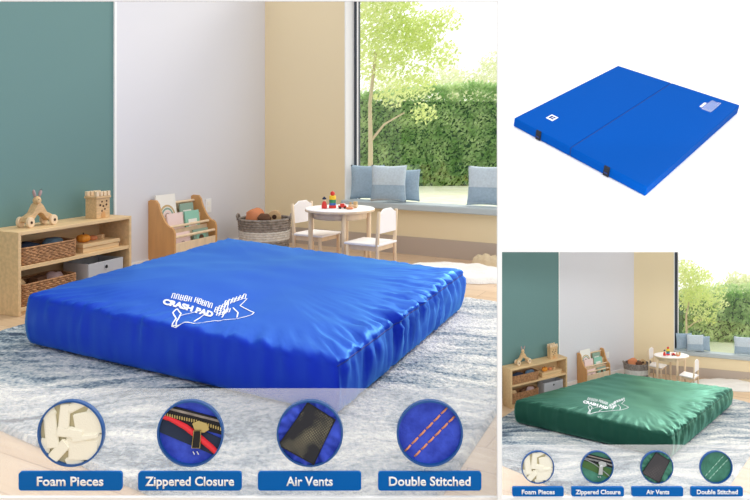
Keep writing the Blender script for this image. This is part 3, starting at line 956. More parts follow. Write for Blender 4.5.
def kids_table(fr, w):
    root = thing('kids_table', f'small round white table with birch legs {w}', 'table')
    obj('tabletop', lathe(bmesh.new(), [(.255, .478), (.262, .482), (.262, .496), (.256, .50)], 48), M['chairwhite'], root, smooth=False)
    obj('edge_band', lathe(bmesh.new(), [(.2632, .4785), (.2642, .482), (.2642, .4905), (.2632, .493)], 48), M['birch'], root)
    bm = bmesh.new(); lathe(bm, [(.205, .425), (.205, .478)], 32)
    obj('apron', bm, M['birch'], root, smooth=True)
    for a in (190, 280, 80, 12):
        x, y = .222 * math.cos(math.radians(a)), .222 * math.sin(math.radians(a))
        bm = bmesh.new(); tube(bm, [(x * 1.04, y * 1.04, 0), (x, y, .25), (x, y, .478)], [.013, .017, .018], 12)
        obj('leg', bm, M['birch'], root, smooth=True)
    fr.put(root)
    # table toys
    g = f'toys on the round table {w}'
    t = thing('stacking_toy', f'stacked red, blue, green and yellow peg toy on round table {w}', 'toy')
    z = 0
    for r, h, m in ((.028, .022, 'red'), (.026, .018, 'blue'), (.026, .024, 'green'), (.026, .030, 'yellow')):
        obj('block', cyl(bmesh.new(), (0, 0, z + h / 2), r, h, 'z', 18), M[m], t, bevel=.003); z += h
    obj('top_ball', ball(bmesh.new(), (0, 0, z + .016), .018, 2), M['red'], t, smooth=True)
    fr.put(t, -.055, -.02, .50)
    t = thing('peg_doll', f'small red peg doll with dark blue cap on round table {w}', 'toy')
    obj('body', lathe(bmesh.new(), [(.02, 0), (.021, .02), (.015, .045), (.008, .055)], 16), M['red'], t, smooth=True)
    obj('head', ball(bmesh.new(), (0, 0, .066), .014, 2), M['birch'], t, smooth=True)
    obj('cap', lathe(bmesh.new(), [(.015, .068), (.015, .076), (.004, .088)], 14), M['navy'], t, smooth=True)
    fr.put(t, -.115, -.05, .50)
    t = thing('toy_car', f'small red toy car on round table {w}', 'toy')
    obj('car_body', box(-.03, .03, -.016, .016, .008, .024), M['red'], t, bevel=.004)
    obj('cabin', box(-.016, .014, -.013, .013, .024, .038), M['red'], t, bevel=.004)
    for x in (-.018, .018):
        for y in (-.016, .016):
            obj('wheel', cyl(bmesh.new(), (x, y, .009), .009, .006, 'y', 12), M['wdark'], t)
    fr.put(t, .02, -.06, .50, .2)
    t = thing('wooden_train', f'small plain wooden train on round table {w}', 'toy')
    obj('train_body', box(-.035, .035, -.016, .016, .008, .026), M['birch'], t, bevel=.004)
    obj('cab', box(.006, .032, -.015, .015, .026, .05), M['ochre'], t, bevel=.003)
    obj('funnel', cyl(bmesh.new(), (-.02, 0, .034), .008, .02, 'z', 12), M['beech'], t)
    for x in (-.022, .018):
        for y in (-.017, .017):
            obj('wheel', cyl(bmesh.new(), (x, y, .01), .01, .006, 'y', 12), M['beech'], t)
    fr.put(t, .10, -.02, .50, -.3)
    o = single('toy_block', box(-.016, .016, -.016, .016, 0, .03), M['pink'], f'small pink block on round table behind red car {w}', 'toy', bevel=.003); fr.put(o, .02, .03, .50, .5)
    o = single('toy_ring', lathe(bmesh.new(), [(.018, 0), (.028, .004), (.03, .01), (.02, .016)], 16), M['coral'], f'low coral ring on round table beside wooden train {w}', 'toy', smooth=True); fr.put(o, .075, -.10, .50)

def kids_chair(label, group):
    """local +x is where the sitter faces"""
    t = thing('kids_chair', label, 'chair', group)
    w = .125
    for y in (-w, w):
        bm = bmesh.new(); tube(bm, [(-.13, y, 0), (-.125, y, .28), (-.14, y, .515)], [.012, .014, .012], 10)
        obj('rear_leg', bm, M['birch'], t, smooth=True)
        bm = bmesh.new(); tube(bm, [(.125, y, 0), (.12, y, .27)], [.012, .014], 10)
        obj('front_leg', bm, M['birch'], t, smooth=True)
    obj('seat', box(-.14, .145, -w - .012, w + .012, .27, .288), M['chairwhite'], t, bevel=.006)
    obj('seat_frame', box(-.12, .12, -w + .004, w - .004, .235, .27), M['birch'], t, bevel=.003)
    bm = bmesh.new()
    prism(bm, [(-w + .008, .36), (w - .008, .36), (w - .008, .50), (w - .03, .505), (.05, .53), (-.05, .53), (-w + .03, .505), (-w + .008, .50)], 'x', -.143, -.128)
    obj('backrest', bm, M['chairwhite'], t, bevel=.004)
    return t

def throw_cushion(label, group, m, m2, size=.36, thick=.11):
    t = thing('throw_cushion', label, 'cushion', group)
    n = 18
    bm = bmesh.new()
    f, b = [], []
    for i in range(n + 1):
        rf, rb = [], []
        for j in range(n + 1):
            u, v = i / n * 2 - 1, j / n * 2 - 1
            pinch = 1 - .07 * ((1 - u * u) * (abs(v) ** 3) + (1 - v * v) * (abs(u) ** 3))
            x, z = u * size / 2 * (1 - .07 * (1 - v * v) * abs(u) ** 3), v * size / 2 * (1 - .07 * (1 - u * u) * abs(v) ** 3)
            th = thick / 2 * ((1 - u ** 4) * (1 - v ** 4)) ** .6 * (1 + .15 * noise.noise((u * 2 + len(label), v * 2, 0)))
            e = i in (0, n) or j in (0, n)
            vf = bm.verts.new((x, -th, z + size / 2)); rf.append(vf)
            rb.append(vf if e else bm.verts.new((x, th, z + size / 2)))
        f.append(rf); b.append(rb)
    for i in range(n):
        for j in range(n):
            bm.faces.new((f[i][j], f[i + 1][j], f[i + 1][j + 1], f[i][j + 1]))
            bm.faces.new((b[i][j], b[i][j + 1], b[i + 1][j + 1], b[i + 1][j]))
    bmesh.ops.recalc_face_normals(bm, faces=bm.faces)
    obj('cushion_body', bm, m, t, smooth=True)
    bm = bmesh.new()
    edge = [(x, 0, z) for x, z in ([(f[i][0].co.x, f[i][0].co.z) for i in range(0)] or [])]
    # darker lower front: sun on the paler top is put into the colour
    pts = []
    bmesh.ops.create_grid(bm, x_segments=n, y_segments=6, size=1)
    for v in bm.verts:
        u, vv = v.co.x, -.1 - .78 * (v.co.y * .5 + .5)
        u *= .97
        x, z = u * size / 2 * (1 - .07 * (1 - vv * vv) * abs(u) ** 3), vv * size / 2 * (1 - .07 * (1 - u * u) * abs(vv) ** 3)
        th = thick / 2 * ((1 - u ** 4) * (1 - vv ** 4)) ** .6 * (1 + .15 * noise.noise((u * 2 + len(label), vv * 2, 0))) + .003
        v.co = (x, -th, z + size / 2)
    obj('lower_shade', bm, m2, t, smooth=True)
    return t

def sheepskin(fr, label, m, rx, ry, h, seed, x=0, y=0, z=0.0):
    n, rr = 72, 14
    bm = bmesh.new()
    rings = []
    for j in range(rr + 1):
        f = 1 - j / rr
        ring = []
        for i in range(n):
            a = 2 * PI * i / n
            rad = f * (1 + .16 * noise.noise((math.cos(a) * 1.3 + seed, math.sin(a) * 1.3, 0)) + .05 * noise.noise((math.cos(a) * 7, math.sin(a) * 7, seed)))
            zz = h * (1 - f ** 4) ** .5 * (1 + .5 * noise.noise((rad * math.cos(a) * 4, rad * math.sin(a) * 4, seed))) if j else 0.0
            ring.append(bm.verts.new((rx * rad * math.cos(a), ry * rad * math.sin(a), max(zz, 0))))
        rings.append(ring)
    for a, b in zip(rings, rings[1:]):
        for i in range(n):
            q = (a[i], a[(i + 1) % n], b[(i + 1) % n], b[i])
            bm.faces.new(q)
    bmesh.ops.remove_doubles(bm, verts=bm.verts, dist=1e-5)
    o = obj('sheepskin_rug', bm, m, None, smooth=True)
    tag(o, label, 'sheepskin')
    fr.put(o, x, y, z)
    return o

def leaf_cloud(bm, pts, size, r, flat=0.0):
    for p in pts:
        a, b = r.uniform(0, 2 * PI), r.uniform(-1, 1)
        d = Vector((math.cos(a) * math.sqrt(1 - b * b), math.sin(a) * math.sqrt(1 - b * b), b))
        e = d.orthogonal().normalized()
        g = d.cross(e)
        s = size * r.uniform(.6, 1.3)
        q = [p + e * s, p + g * s * .5, p - e * s, p - g * s * .5]
        bm.faces.new([bm.verts.new(v) for v in q])
    return bm

def hedge(fr, label, Lh, Dp, H, n, size, seed):
    r = random.Random(seed)
    t = thing('hedge', label, 'hedge')
    top = lambda x: H * (1 + .05 * noise.noise((x * 1.2, seed, 0))) * (1 - .14 * max(0, 1 - x / (Lh * .45)))
    bm = bmesh.new()
    pts = []
    for i in range(n):
        x = r.uniform(0, Lh); zz = r.uniform(0, 1)
        bulge = .12 * Dp * noise.noise((x * 2.2, zz * 3, seed))
        if r.random() < .8: p = Vector((x, -Dp / 2 - bulge + r.gauss(0, .03) * Dp, zz * top(x)))
        else: p = Vector((x, r.uniform(-Dp / 2, Dp / 2), top(x) + r.gauss(0, .02) * H))
        pts.append(p)
    leaf_cloud(bm, pts, size, r)
    obj('foliage', bm, M['hedge'], t)
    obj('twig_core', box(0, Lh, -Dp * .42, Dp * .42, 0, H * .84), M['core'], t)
    fr.put(t)
    return t

def tree(fr, label, clumps, trunk, n, size, seed, leaf='leaf', cat='tree', tr=.05, name='garden_tree'):
    r = random.Random(seed)
    t = thing(name, label, cat)
    bm = bmesh.new()
    pts = []
    wsum = sum(c[3] ** 3 for c in clumps)
    for (x, y, z, rad) in clumps:
        for i in range(int(n * rad ** 3 / wsum)):
            v = Vector((r.gauss(0, 1), r.gauss(0, 1), r.gauss(0, 1))).normalized() * rad * (r.random() ** .4)
            v.z *= .8
            pts.append(Vector((x, y, z)) + v)
    leaf_cloud(bm, pts, size, r)
    obj('foliage', bm, M[leaf], t)
    if trunk:
        for pth in trunk:
            bm = bmesh.new(); m = len(pth)
            tube(bm, pth, [tr * (1 - .5 * i / (m - 1)) * (1 if pth is trunk[0] else .5) for i in range(m)], 9)
            obj('trunk' if pth is trunk[0] else 'branch', bm, M['bark'], t, smooth=True)
    fr.put(t)
    return t

# ------------------------------------------------------------------ LARGE ROOM (blue pad)
wb = 'in blue pad room'
corner = on_floor(265, 240)
D1, D2 = Vector((.394, .919)), Vector((.862, -.507))
room = dict(corner=corner[:2], d1=D1, d2=D2, zf=0.0, top=2.75, names='left', th=0.08, t_teal=2.05, t_end=4.9, k=1.0, strip='trim_5',
            s0=.952, s1=2.62, seat_z=.39, lintel=2.6, reveal=.14, fw=.05, window='window_1', lining='trim_6', base_h=.155)
# floor (edge follows the bay's partition)
bm = bmesh.new()
prism(bm, [(-4.2, 1.5), (.1786 * 1.5 + .0, 1.5), (.1786 * 8.2, 8.2), (-4.2, 8.2)], 'z', -.05, 0.0)
struct('floor', bm, M['floor'])
L, R, OUT, NN = build_room(room)

# rug: measured corners, edges parallel to the pad
pA, pB = on_floor(0, 431), on_floor(130, 488)
qA, qB = on_floor(498, 413), on_floor(440, 500)
e1 = (pA - pB).normalized(); e2 = (qA - qB).normalized()
def isect(p, d, q, e):
    det = d.x * -e.y + e.x * d.y
    s = ((q.x - p.x) * -e.y + e.x * (q.y - p.y)) / det
    return p + d * s
rc = isect(pB, -e1, qB, -e2)
def solve2(p, o, a, b):
    d = p - o
    det = a.x * b.y - b.x * a.y
    return (d.x * b.y - b.x * d.y) / det, (a.x * d.y - d.x * a.y) / det
rugU = solve2(on_floor(2, 333), rc, e1, e2)[0]
rugV = solve2(on_floor(490, 303), rc, e1, e2)[1]
print('RUG', rc, rugU, rugV)
def rug_fn(u, v):
    return rc + e1 * (u * rugU) + e2 * (v * rugV)
area_rug(rug_fn, 230, 230, M['rug'], 'large streaked blue and grey shag rug under the blue pad', 1.0, clip=[(Vector((0, 0, 0)), Vector((1, -.1786, 0)).normalized())], z0=0.001)

# pad
padc = [on_floor(338, 424), on_floor(26, 349), None, on_floor(463, 313)]
padc[2] = padc[1] + padc[3] - padc[0]
crash_pad(padc, (.212, .254, .298, .236), M['padblue'], M['seamblue'], 'large puffy royal blue crash pad lying on the rug', 1.0, 2.0, lambda x, y: (x, y), 0.021)

yaw1 = math.atan2(D1.y, D1.x)
p = on_floor(18.3, 317)
fs = Frame(p, yaw1)
shelf_unit(fs, wb)
shelf_contents(fs, wb)
pr = L(1.69)
fk = Frame((pr.x + NN.x * RD, pr.y + NN.y * RD, 0), yaw1)
book_rack(fk, wb)
po = L(0.93)
outlet(Frame((po.x, po.y, 0), yaw1), 0, .43, wb)
fb = Frame(on_floor(264.5, 253.5), 0)
rope_basket(fb, wb)
ft = Frame(on_floor(340, 274), 0)
kids_table(ft, wb)
yaw2 = math.atan2(D2.y, D2.x)
c1 = kids_chair(f'white kids chair left of the round table {wb}', f'white kids chairs {wb}')
ft.put(c1, -.195, .2, 0, yaw2)
c2 = kids_chair(f'white kids chair right of the round table {wb}', f'white kids chairs {wb}')
ft.put(c2, .235, -.24, 0, yaw2 + PI)
# seat cushion along the window
bm = bmesh.new()
s_a, s_b = .95, 2.60
prism(bm, [R(s_a) - OUT * .075, R(s_b) - OUT * .075, R(s_b) + OUT * .128, R(s_a + .012) + OUT * .128], 'z', .392, .45)
o = obj('bench_cushion', bm, M['bench'], None, bevel=.012, seg=3)
tag(o, f'long grey padded cushion on the window seat {wb}', 'bench cushion')
yd = math.atan2(D2.y, D2.x)
def seat_pt(x, dep):    # point of the seat seen at pixel column x, dep behind its front edge
    best = min((R(i * .002) + OUT * dep for i in range(400, 1400)), key=lambda q: abs(q.x / q.y * F + CX - x))
    return best
def cushions(specs, kk, zs, group, spt, w):
    for (label, x, dep, size, m, m2, yaw, tilt) in specs:
        q = spt(x, dep)
        t = throw_cushion(f'{label} {w}', group, M[m], M[m2], size, size * .25)
        t.location = (q.x, q.y, zs); t.rotation_euler = (tilt, 0, yaw); t.scale = (kk, kk, kk)
CSP = [('dusty blue cushion at the left end of window seat', 367, .072, .32, 'cushion', 'cushion', .10, -.12),
       ('slate blue cushion half hidden behind front cushion on window seat', 404, .082, .29, 'cushion', 'cushion', .0, -.10),
       ('pale blue banded cushion in front at left of window seat', 388, -.046, .33, 'cushion2', 'cushion', .0, -.12),
       ('pale blue banded cushion at the right end of window seat', 486, .05, .34, 'cushion2', 'cushion', -.15, -.15)]
cushions([(l, x, d, s, a, b, yd * .5 + yw, tl) for (l, x, d, s, a, b, yw, tl) in CSP], 1.0, .4545, f'blue cushions on the window seat {wb}', seat_pt, wb)
sheepskin(Frame(on_floor(456, 275), -.40), f'white fluffy sheepskin rug on the floor under window {wb}', M['fur'], .47, .28, .06, 2, z=.002)
sheepskin(Frame(on_floor(489, 265.5), -.5), f'beige sheepskin rug beyond the white sheepskin {wb}', M['fur2'], .15, .055, .075, 8, z=.002)

# garden outside the large window
bm = bmesh.new()
prism(bm, [(-3.0, 9.0), (.19 * 9.0, 7.3), (.19 * 7.4, 7.4), (.2 * 17 + .6, 17), (-3.0, 17)], 'z', -.06, -.01)
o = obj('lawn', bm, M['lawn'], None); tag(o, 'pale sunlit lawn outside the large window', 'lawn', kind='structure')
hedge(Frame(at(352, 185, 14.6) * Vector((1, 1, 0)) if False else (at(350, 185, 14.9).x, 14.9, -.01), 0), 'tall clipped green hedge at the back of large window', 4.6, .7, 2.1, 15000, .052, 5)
tb = at(370, 170, 12.2)
ftree = Frame((tb.x, tb.y, -.01), 0)
cl = [(.15, .1, 2.3, .45), (.75, 0, 2.0, .42), (.55, .2, 2.75, .6), (.1, 0, 3.2, .55), (.9, .1, 2.9, .45), (.45, .1, 3.7, .65), (1.2, 0, 2.45, .38), (.35, -.2, 1.75, .3), (.95, .1, 1.45, .25), (0.0, .1, 4.2, .6), (1.35, .1, 3.1, .3), (-.15, 0, 2.7, .4)]
tree(ftree, 'slender garden tree with light green leaves outside large window', cl, [[(0, 0, 0), (.01, 0, .8), (0, 0, 1.6), (.1, 0, 2.5)], [(0.01, 0, .95), (.25, 0, 1.25), (.6, 0, 1.45)]], 11000, .038, 3)
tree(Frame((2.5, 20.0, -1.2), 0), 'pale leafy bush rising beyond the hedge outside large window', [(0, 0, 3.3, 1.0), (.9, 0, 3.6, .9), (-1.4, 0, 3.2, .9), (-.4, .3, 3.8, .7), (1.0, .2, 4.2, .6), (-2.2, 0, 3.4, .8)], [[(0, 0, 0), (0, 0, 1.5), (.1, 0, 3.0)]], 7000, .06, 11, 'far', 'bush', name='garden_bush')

# ------------------------------------------------------------------ SMALL ROOM (green pad): a little model room on a podium
wg = 'in green pad room'
ZS = 0.04
HS = EYE - ZS
sm = lambda x, y: (502 + .498 * x, 252 + .496 * y)
fl = lambda x, y: on_floor(*sm(x, y), ZS)
bm = bmesh.new()
prism(bm, [(.1800 * 1.947, 1.947), (1.62, 1.947), (1.75, 3.0), (1.75, 3.12), (.1800 * 3.12, 3.12)], 'z', .022, ZS)
struct('floor_small', bm, M['floor'])
bm = bmesh.new()
for x, y in ((.40, 2.0), (1.5, 2.0), (1.55, 3.0), (.62, 3.0)):
    bx(bm, x - .03, x + .03, y - .03, y + .03, -.05, .022)
struct('trim_9', bm, M['board'])
cs = fl(265, 240)
a1 = (cs - fl(0, 307)).normalized(); b1 = (fl(497, 262) - fl(393, 252)).normalized()
S1, S2 = Vector((a1.x, a1.y)), Vector((b1.x, b1.y))
def s_on(px, base, d):      # distance along a wall line at which pixel column px is met
    k_ = (px - CX) / F
    return (k_ * base.y - base.x) / (d.x - k_ * d.y)
cs2 = Vector((cs.x, cs.y))
sroom = dict(corner=cs2, d1=S1, d2=S2, zf=ZS, top=.68, names='right', th=0.012, t_teal=s_on(sm(114, 0)[0], cs2, -S1), t_end=s_on(500.6, cs2, -S1), k=.25, strip='trim_7',
             s0=s_on(sm(345, 0)[0], cs2, S2), s1=s_on(753, cs2, S2) + .05, seat_z=.127, lintel=.60, reveal=.03, fw=.018, window='window_2', lining='trim_8', base_h=.04)
Ls, Rs, OUTs, NNs = build_room(sroom)
ra, rb_, ga, gb = fl(0, 431), fl(130, 488), fl(498, 413), fl(440, 498)
f1 = (ra - rb_).normalized(); f2 = (ga - gb).normalized()
rcs = isect(rb_, -f1, gb, -f2)
rU = solve2(fl(2, 334), rcs, f1, f2)[0]; rV = solve2(fl(490, 304), rcs, f1, f2)[1]
print('RUG2', rcs, rU, rV, f1, f2)
area_rug(lambda u, v: rcs + f1 * (u * rU) + f2 * (v * rV), 150, 130, M['rug2'], 'small streaked blue and grey rug under the green pad', .34,
         clip=[(Vector((0, 0, 0)), Vector((-1, .1803, 0)).normalized()), (Vector((0, 1.952, 0)), Vector((0, -1, 0))),
               (Vector((cs2.x, cs2.y, 0)) + Vector((NNs.x, NNs.y, 0)) * .072, Vector((-NNs.x, -NNs.y, 0)))], z0=ZS + .0004)
pc = [fl(338, 424), fl(26, 349), None, fl(463, 313)]
pc[2] = fl(230, 281)
crash_pad(pc, (.078, .082, .068, .066), M['padgreen'], M['seamgreen'], 'puffy dark green crash pad lying on the smaller rug', .29, 5.0, lambda x, y: sm(x, y), ZS + .0075, .75)
yS = math.atan2(S1.y, S1.x)
p0 = fl(18.3, 317)
t0 = s_on(sm(131, 0)[0], Vector((p0.x, p0.y)), S1)
dperp = abs((Vector((p0.x, p0.y)) - cs2).dot(NNs))
fs2 = Frame(p0, yS, (t0 / SL, min(dperp - .004, .075) / SD, .30))
shelf_unit(fs2, wg)
shelf_contents(fs2, wg)
tk0, tk1 = s_on(sm(150, 0)[0], cs2, -S1), s_on(sm(199, 0)[0], cs2, -S1)
pr = cs2 - S1 * tk0
kk = .24
fk2 = Frame((pr.x + NNs.x * RD * .20, pr.y + NNs.y * RD * .20, ZS), yS, ((tk0 - tk1) / RL * .98, .195, .245))
book_rack(fk2, wg)
po = cs2 - S1 * s_on(sm(212, 0)[0], cs2, -S1)
outlet(Frame((po.x, po.y, ZS), yS, (.2, .2, .22)), 0, .43, wg)
q = fl(264.5, 253.5)
kb = .497 * q.y / 6.2
rope_basket(Frame((q.x, q.y - .035, ZS), 0, (kb, kb * .6, kb)), wg)
q = fl(340, 274); kt = .497 * q.y / 5.27
ft2 = Frame(q, 0, (kt, kt * .55, kt))
kids_table(ft2, wg)
c1 = kids_chair(f'white kids chair left of the round table {wg}', f'white kids chairs {wg}')
ft2.put(c1, -.13, .36, 0, 0); c1.rotation_euler.z = -.75; c1.scale = (kt * .75, kt * .75, kt)
c2 = kids_chair(f'white kids chair right of the round table {wg}', f'white kids chairs {wg}')
ft2.put(c2, .16, -.45, 0, 0); c2.rotation_euler.z = PI - .75; c2.scale = (kt * .75, kt * .75, kt)
bm = bmesh.new()
ss0, ss1 = sroom['s0'], sroom['s1']
prism(bm, [Rs(ss0) - OUTs * .008, Rs(ss1) - OUTs * .008, Rs(ss1) + OUTs * .027, Rs(ss0 + .004) + OUTs * .027], 'z', .1275, .146)
o = obj('bench_cushion', bm, M['bench'], None, bevel=.004, seg=2)
tag(o, f'long grey padded cushion on the window seat {wg}', 'bench cushion')
def seat_pt2(x, dep):
    px_ = sm(x, 0)[0]
    s_ = s_on(px_, cs2, S2)
    return Rs(s_) + OUTs * dep * .16
cushions([(l, x, d, s, a, b, -.12 + yw, tl) for (l, x, d, s, a, b, yw, tl) in CSP], .212, .1475, f'blue cushions on the window seat {wg}', seat_pt2, wg)
q = fl(452, 269)
sheepskin(Frame(q, -.15, (.26, .19, .22)), f'white fluffy sheepskin rug on the floor under window {wg}', M['fur'], .50, .36, .05, 2, z=.004)
q = fl(491, 261)
sheepskin(Frame(q, -.15, (.26, .14, .22)), f'beige sheepskin rug beyond the white sheepskin {wg}', M['fur2'], .15, .16, .05, 8, z=.004)
# little garden behind the small window
bm = bmesh.new()
g0, g1 = Rs(ss0 - .05) + OUTs * .05, Rs(ss1 + .1) + OUTs * .05
prism(bm, [g0, g1, (2.35, 4.0), (1.35, 4.0)], 'z', .03, .062)
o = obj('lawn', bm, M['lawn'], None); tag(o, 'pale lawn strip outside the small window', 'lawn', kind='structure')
hp = at(sm(350, 0)[0], 0, 3.42)
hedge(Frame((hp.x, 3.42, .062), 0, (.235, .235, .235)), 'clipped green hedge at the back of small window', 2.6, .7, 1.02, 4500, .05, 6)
tp = at(sm(370, 0)[0], 0, 3.2)
ft3 = Frame((tp.x, 3.2, .062), 0, (.135, .135, .135))
cl2 = [(x * .92, y, z * .62 + .1, r_ * .85) for (x, y, z, r_) in cl]
tree(ft3, 'slender tree with light green leaves outside small window', cl2, [[(0, 0, 0), (.01, 0, .6), (0, 0, 1.2), (.1, 0, 1.7)], [(0.01, 0, .75), (.25, 0, .95), (.6, 0, 1.1)]], 3500, .048, 4, tr=.045)
bp_ = at(735, 300, 3.74)
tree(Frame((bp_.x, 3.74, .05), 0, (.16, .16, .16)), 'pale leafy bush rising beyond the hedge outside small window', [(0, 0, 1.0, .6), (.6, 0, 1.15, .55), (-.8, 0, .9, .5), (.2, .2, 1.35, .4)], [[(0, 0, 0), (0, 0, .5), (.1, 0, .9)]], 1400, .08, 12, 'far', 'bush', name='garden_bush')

# ------------------------------------------------------------------ TOP RIGHT BAY: folding mat on a sloped white display board
PN = Vector((-.03198, -.54365, .83870)).normalized()
PP = Vector((.50769, 2.53696, 1.10145))
MT = .036
def plane_hit(px, py, off=0.0):
    o = Vector((0, 0, EYE)); d = (at(px, py, 1.0) - o)
    return o + d * ((PP + PN * off - o).dot(PN) / d.dot(PN))
# board: slope curving up into an upright back
bm = bmesh.new()
def board_z(X, Y, off):
    q = PP + PN * off
    return q.z - (PN.x * (X - q.x) + PN.y * (Y - q.y)) / PN.z
sec = []
Ys = [1.97 + i * (2.98 - 1.97) / 10 for i in range(11)]
for Yv in Ys: sec.append((Yv, None))
cols = []
def start(kx, bx_):        # where the slope meets the level of the dividing bar
    Yv = 1.9
    for _ in range(60):
        X = kx * Yv + bx_
        Yv += (EYE - (248.6 - HY) / F * Yv - board_z(X, Yv, -MT)) * .6
    return Yv
yl0, yr0 = start(.1788, 0), start(.60, .1)
cols.append((Vector((.1788 * yl0, yl0, board_z(.1788 * yl0, yl0, -MT))), Vector((.60 * yr0 + .1, yr0, board_z(.60 * yr0 + .1, yr0, -MT)))))
for Yv in Ys:
    if Yv < max(yl0, yr0) + .02: continue
    xl, xr = .1788 * Yv, .60 * Yv + .1
    cols.append((Vector((xl, Yv, board_z(xl, Yv, -MT))), Vector((xr, Yv, board_z(xr, Yv, -MT)))))
sl = 0.648
Yc, zl_, zr_ = Ys[-1], cols[-1][0].z, cols[-1][1].z
ang = math.atan(sl); rad = .25
for i in range(1, 9):
    a = ang + (PI / 2 - ang) * i / 8
    dy = rad * (math.sin(a) - math.sin(ang)); dz = rad * (math.cos(ang) - math.cos(a))
    Yv = Yc + dy
    cols.append((Vector((.1788 * Yv, Yv, zl_ + dz)), Vector((.60 * Yv + .1, Yv, zr_ + dz))))
Yv = cols[-1][0].y
cols.append((Vector((.1788 * Yv, Yv, 2.2)), Vector((.60 * Yv + .1, Yv, 2.2))))
V0 = [(bm.verts.new(a), bm.verts.new(b)) for a, b in cols]
nrm = Vector((0, .5, -.85)) * .02
V1 = [(bm.verts.new(a + Vector((0, .012, -.012))), bm.verts.new(b + Vector((0, .012, -.012)))) for a, b in cols]
for (a, b), (c, d) in zip(V0, V0[1:]): bm.faces.new((a, b, d, c))
for (a, b), (c, d) in zip(V1, V1[1:]): bm.faces.new((a, c, d, b))
for i in range(len(V0) - 1):
    bm.faces.new((V0[i][0], V0[i + 1][0], V1[i + 1][0], V1[i][0])); bm.faces.new((V0[i][1], V1[i][1], V1[i + 1][1], V0[i + 1][1]))
bm.faces.new((V0[0][0], V1[0][0], V1[0][1], V0[0][1])); bm.faces.new((V0[-1][0], V0[-1][1], V1[-1][1], V1[-1][0]))
bmesh.ops.recalc_face_normals(bm, faces=bm.faces)
struct('wall_display_slope', bm, M['board'], smooth=False)

mL, mB, mR, mF = plane_hit(514, 118), plane_hit(618, 65.5), plane_hit(740, 105), plane_hit(647, 187.5)
root = thing('folding_mat', 'flat blue vinyl two-panel folding mat on sloped white board', 'folding mat')
ctr = (mL + mB + mR + mF) / 4 - PN * (MT - .0006)
root.location = ctr
def mp_(u, v, h):       # u: L->F, v: L->B
    q = mL * (1 - u) * (1 - v) + mF * u * (1 - v) + mR * u * v + mB * (1 - u) * v
    return q + PN * (h - MT + .0006) - ctr
def slab(u0, u1, v0, v1, h0, h1):
    bm = bmesh.new()
    vs = [bm.verts.new(mp_(u, v, h)) for h in (h0, h1) for v in (v0, v1) for u in (u0, u1)]
    for f in ((0, 2, 3, 1), (4, 5, 7, 6), (0, 1, 5, 4), (2, 6, 7, 3), (0, 4, 6, 2), (1, 3, 7, 5)):
        bm.faces.new([vs[i] for i in f])
    bmesh.ops.recalc_face_normals(bm, faces=bm.faces)
    return bm
fu = 0.465
obj('mat_panel', slab(0, fu - .0015, 0, 1, 0, MT), M['matblue'], root, bevel=.004, seg=3)
obj('mat_panel', slab(fu + .0015, 1, 0, 1, 0, MT), M['matblue'], root, bevel=.004, seg=3)
obj('fold_seam', slab(fu - .002, fu + .002, .002, .998, .004, MT - .002), M['matseam'], root)
for u in (.215, .735):
    s_ = obj('strap', slab(u - .018, u + .018, -.008, .001, .002, MT + .0015), M['strap'], root)
    obj('strap_stitch', slab(u - .012, u + .012, -.0092, -.008, .012, .016), M['matseam'], s_)
obj('logo_patch', slab(.14, .195, .135, .19, MT, MT + .001), M['logo'], root)
bm = slab(.150, .165, .147, .178, MT + .001, MT + .0016)
for a in (slab(.169, .185, .147, .160, MT + .001, MT + .0016), slab(.169, .185, .166, .178, MT + .001, MT + .0016)):
    me = bpy.data.meshes.new('t'); a.to_mesh(me); a.free(); bm.from_mesh(me); bpy.data.meshes.remove(me)
obj('logo_mark', bm, M['matseam'], root)
# printed label: heading block and rows of tiny lettering near the right corner
bm = bmesh.new()
def add_bm(a):
    me = bpy.data.meshes.new('t'); a.to_mesh(me); a.free(); bm.from_mesh(me); bpy.data.meshes.remove(me)
add_bm(slab(.795, .813, .84, .90, MT, MT + .0008))
rr = random.Random(4)
for i in range(5):
    u0 = .823 + i * .015
    v = .825
    while v < .945:
        ln = rr.uniform(.012, .03)
        add_bm(slab(u0, u0 + .005, v, min(v + ln, .95), MT, MT + .0008)); v += ln + .008
obj('printed_label', bm, M['logo'], root)

# ------------------------------------------------------------------ sample display at the foot of each room: acrylic screen, round samples, name plates
YA = 1.928
def acrylic(x0, x1, ytop, label):
    a, b = at(x0, 497.2, YA), at(x1, ytop, YA)
    o = obj('acrylic_screen', box(a.x, b.x, YA, YA + .005, a.z, b.z), M['acrylic'], None)
    tag(o, label, 'screen')
acrylic(-20, 497.2, 389, 'long frosted acrylic screen standing before the blue pad')
acrylic(502.4, 775, 445.5, 'short frosted acrylic screen standing before the green pad')

def clip_round(bm, r):
    for i in range(40):
        a = 2 * PI * i / 40
        n = Vector((math.cos(a), 0, math.sin(a)))
        bmesh.ops.bisect_plane(bm, geom=bm.verts[:] + bm.edges[:] + bm.faces[:], plane_co=n * r, plane_no=n, clear_outer=True)
    return bm

def strip(p, q, w, y0, y1):
    p, q = Vector(p), Vector(q); d = (q - p).normalized(); n = Vector((-d.y, d.x)) * w / 2
    bm = bmesh.new(); prism(bm, [p + n, q + n, q - n, p - n], 'y', y0, y1)
    return bm

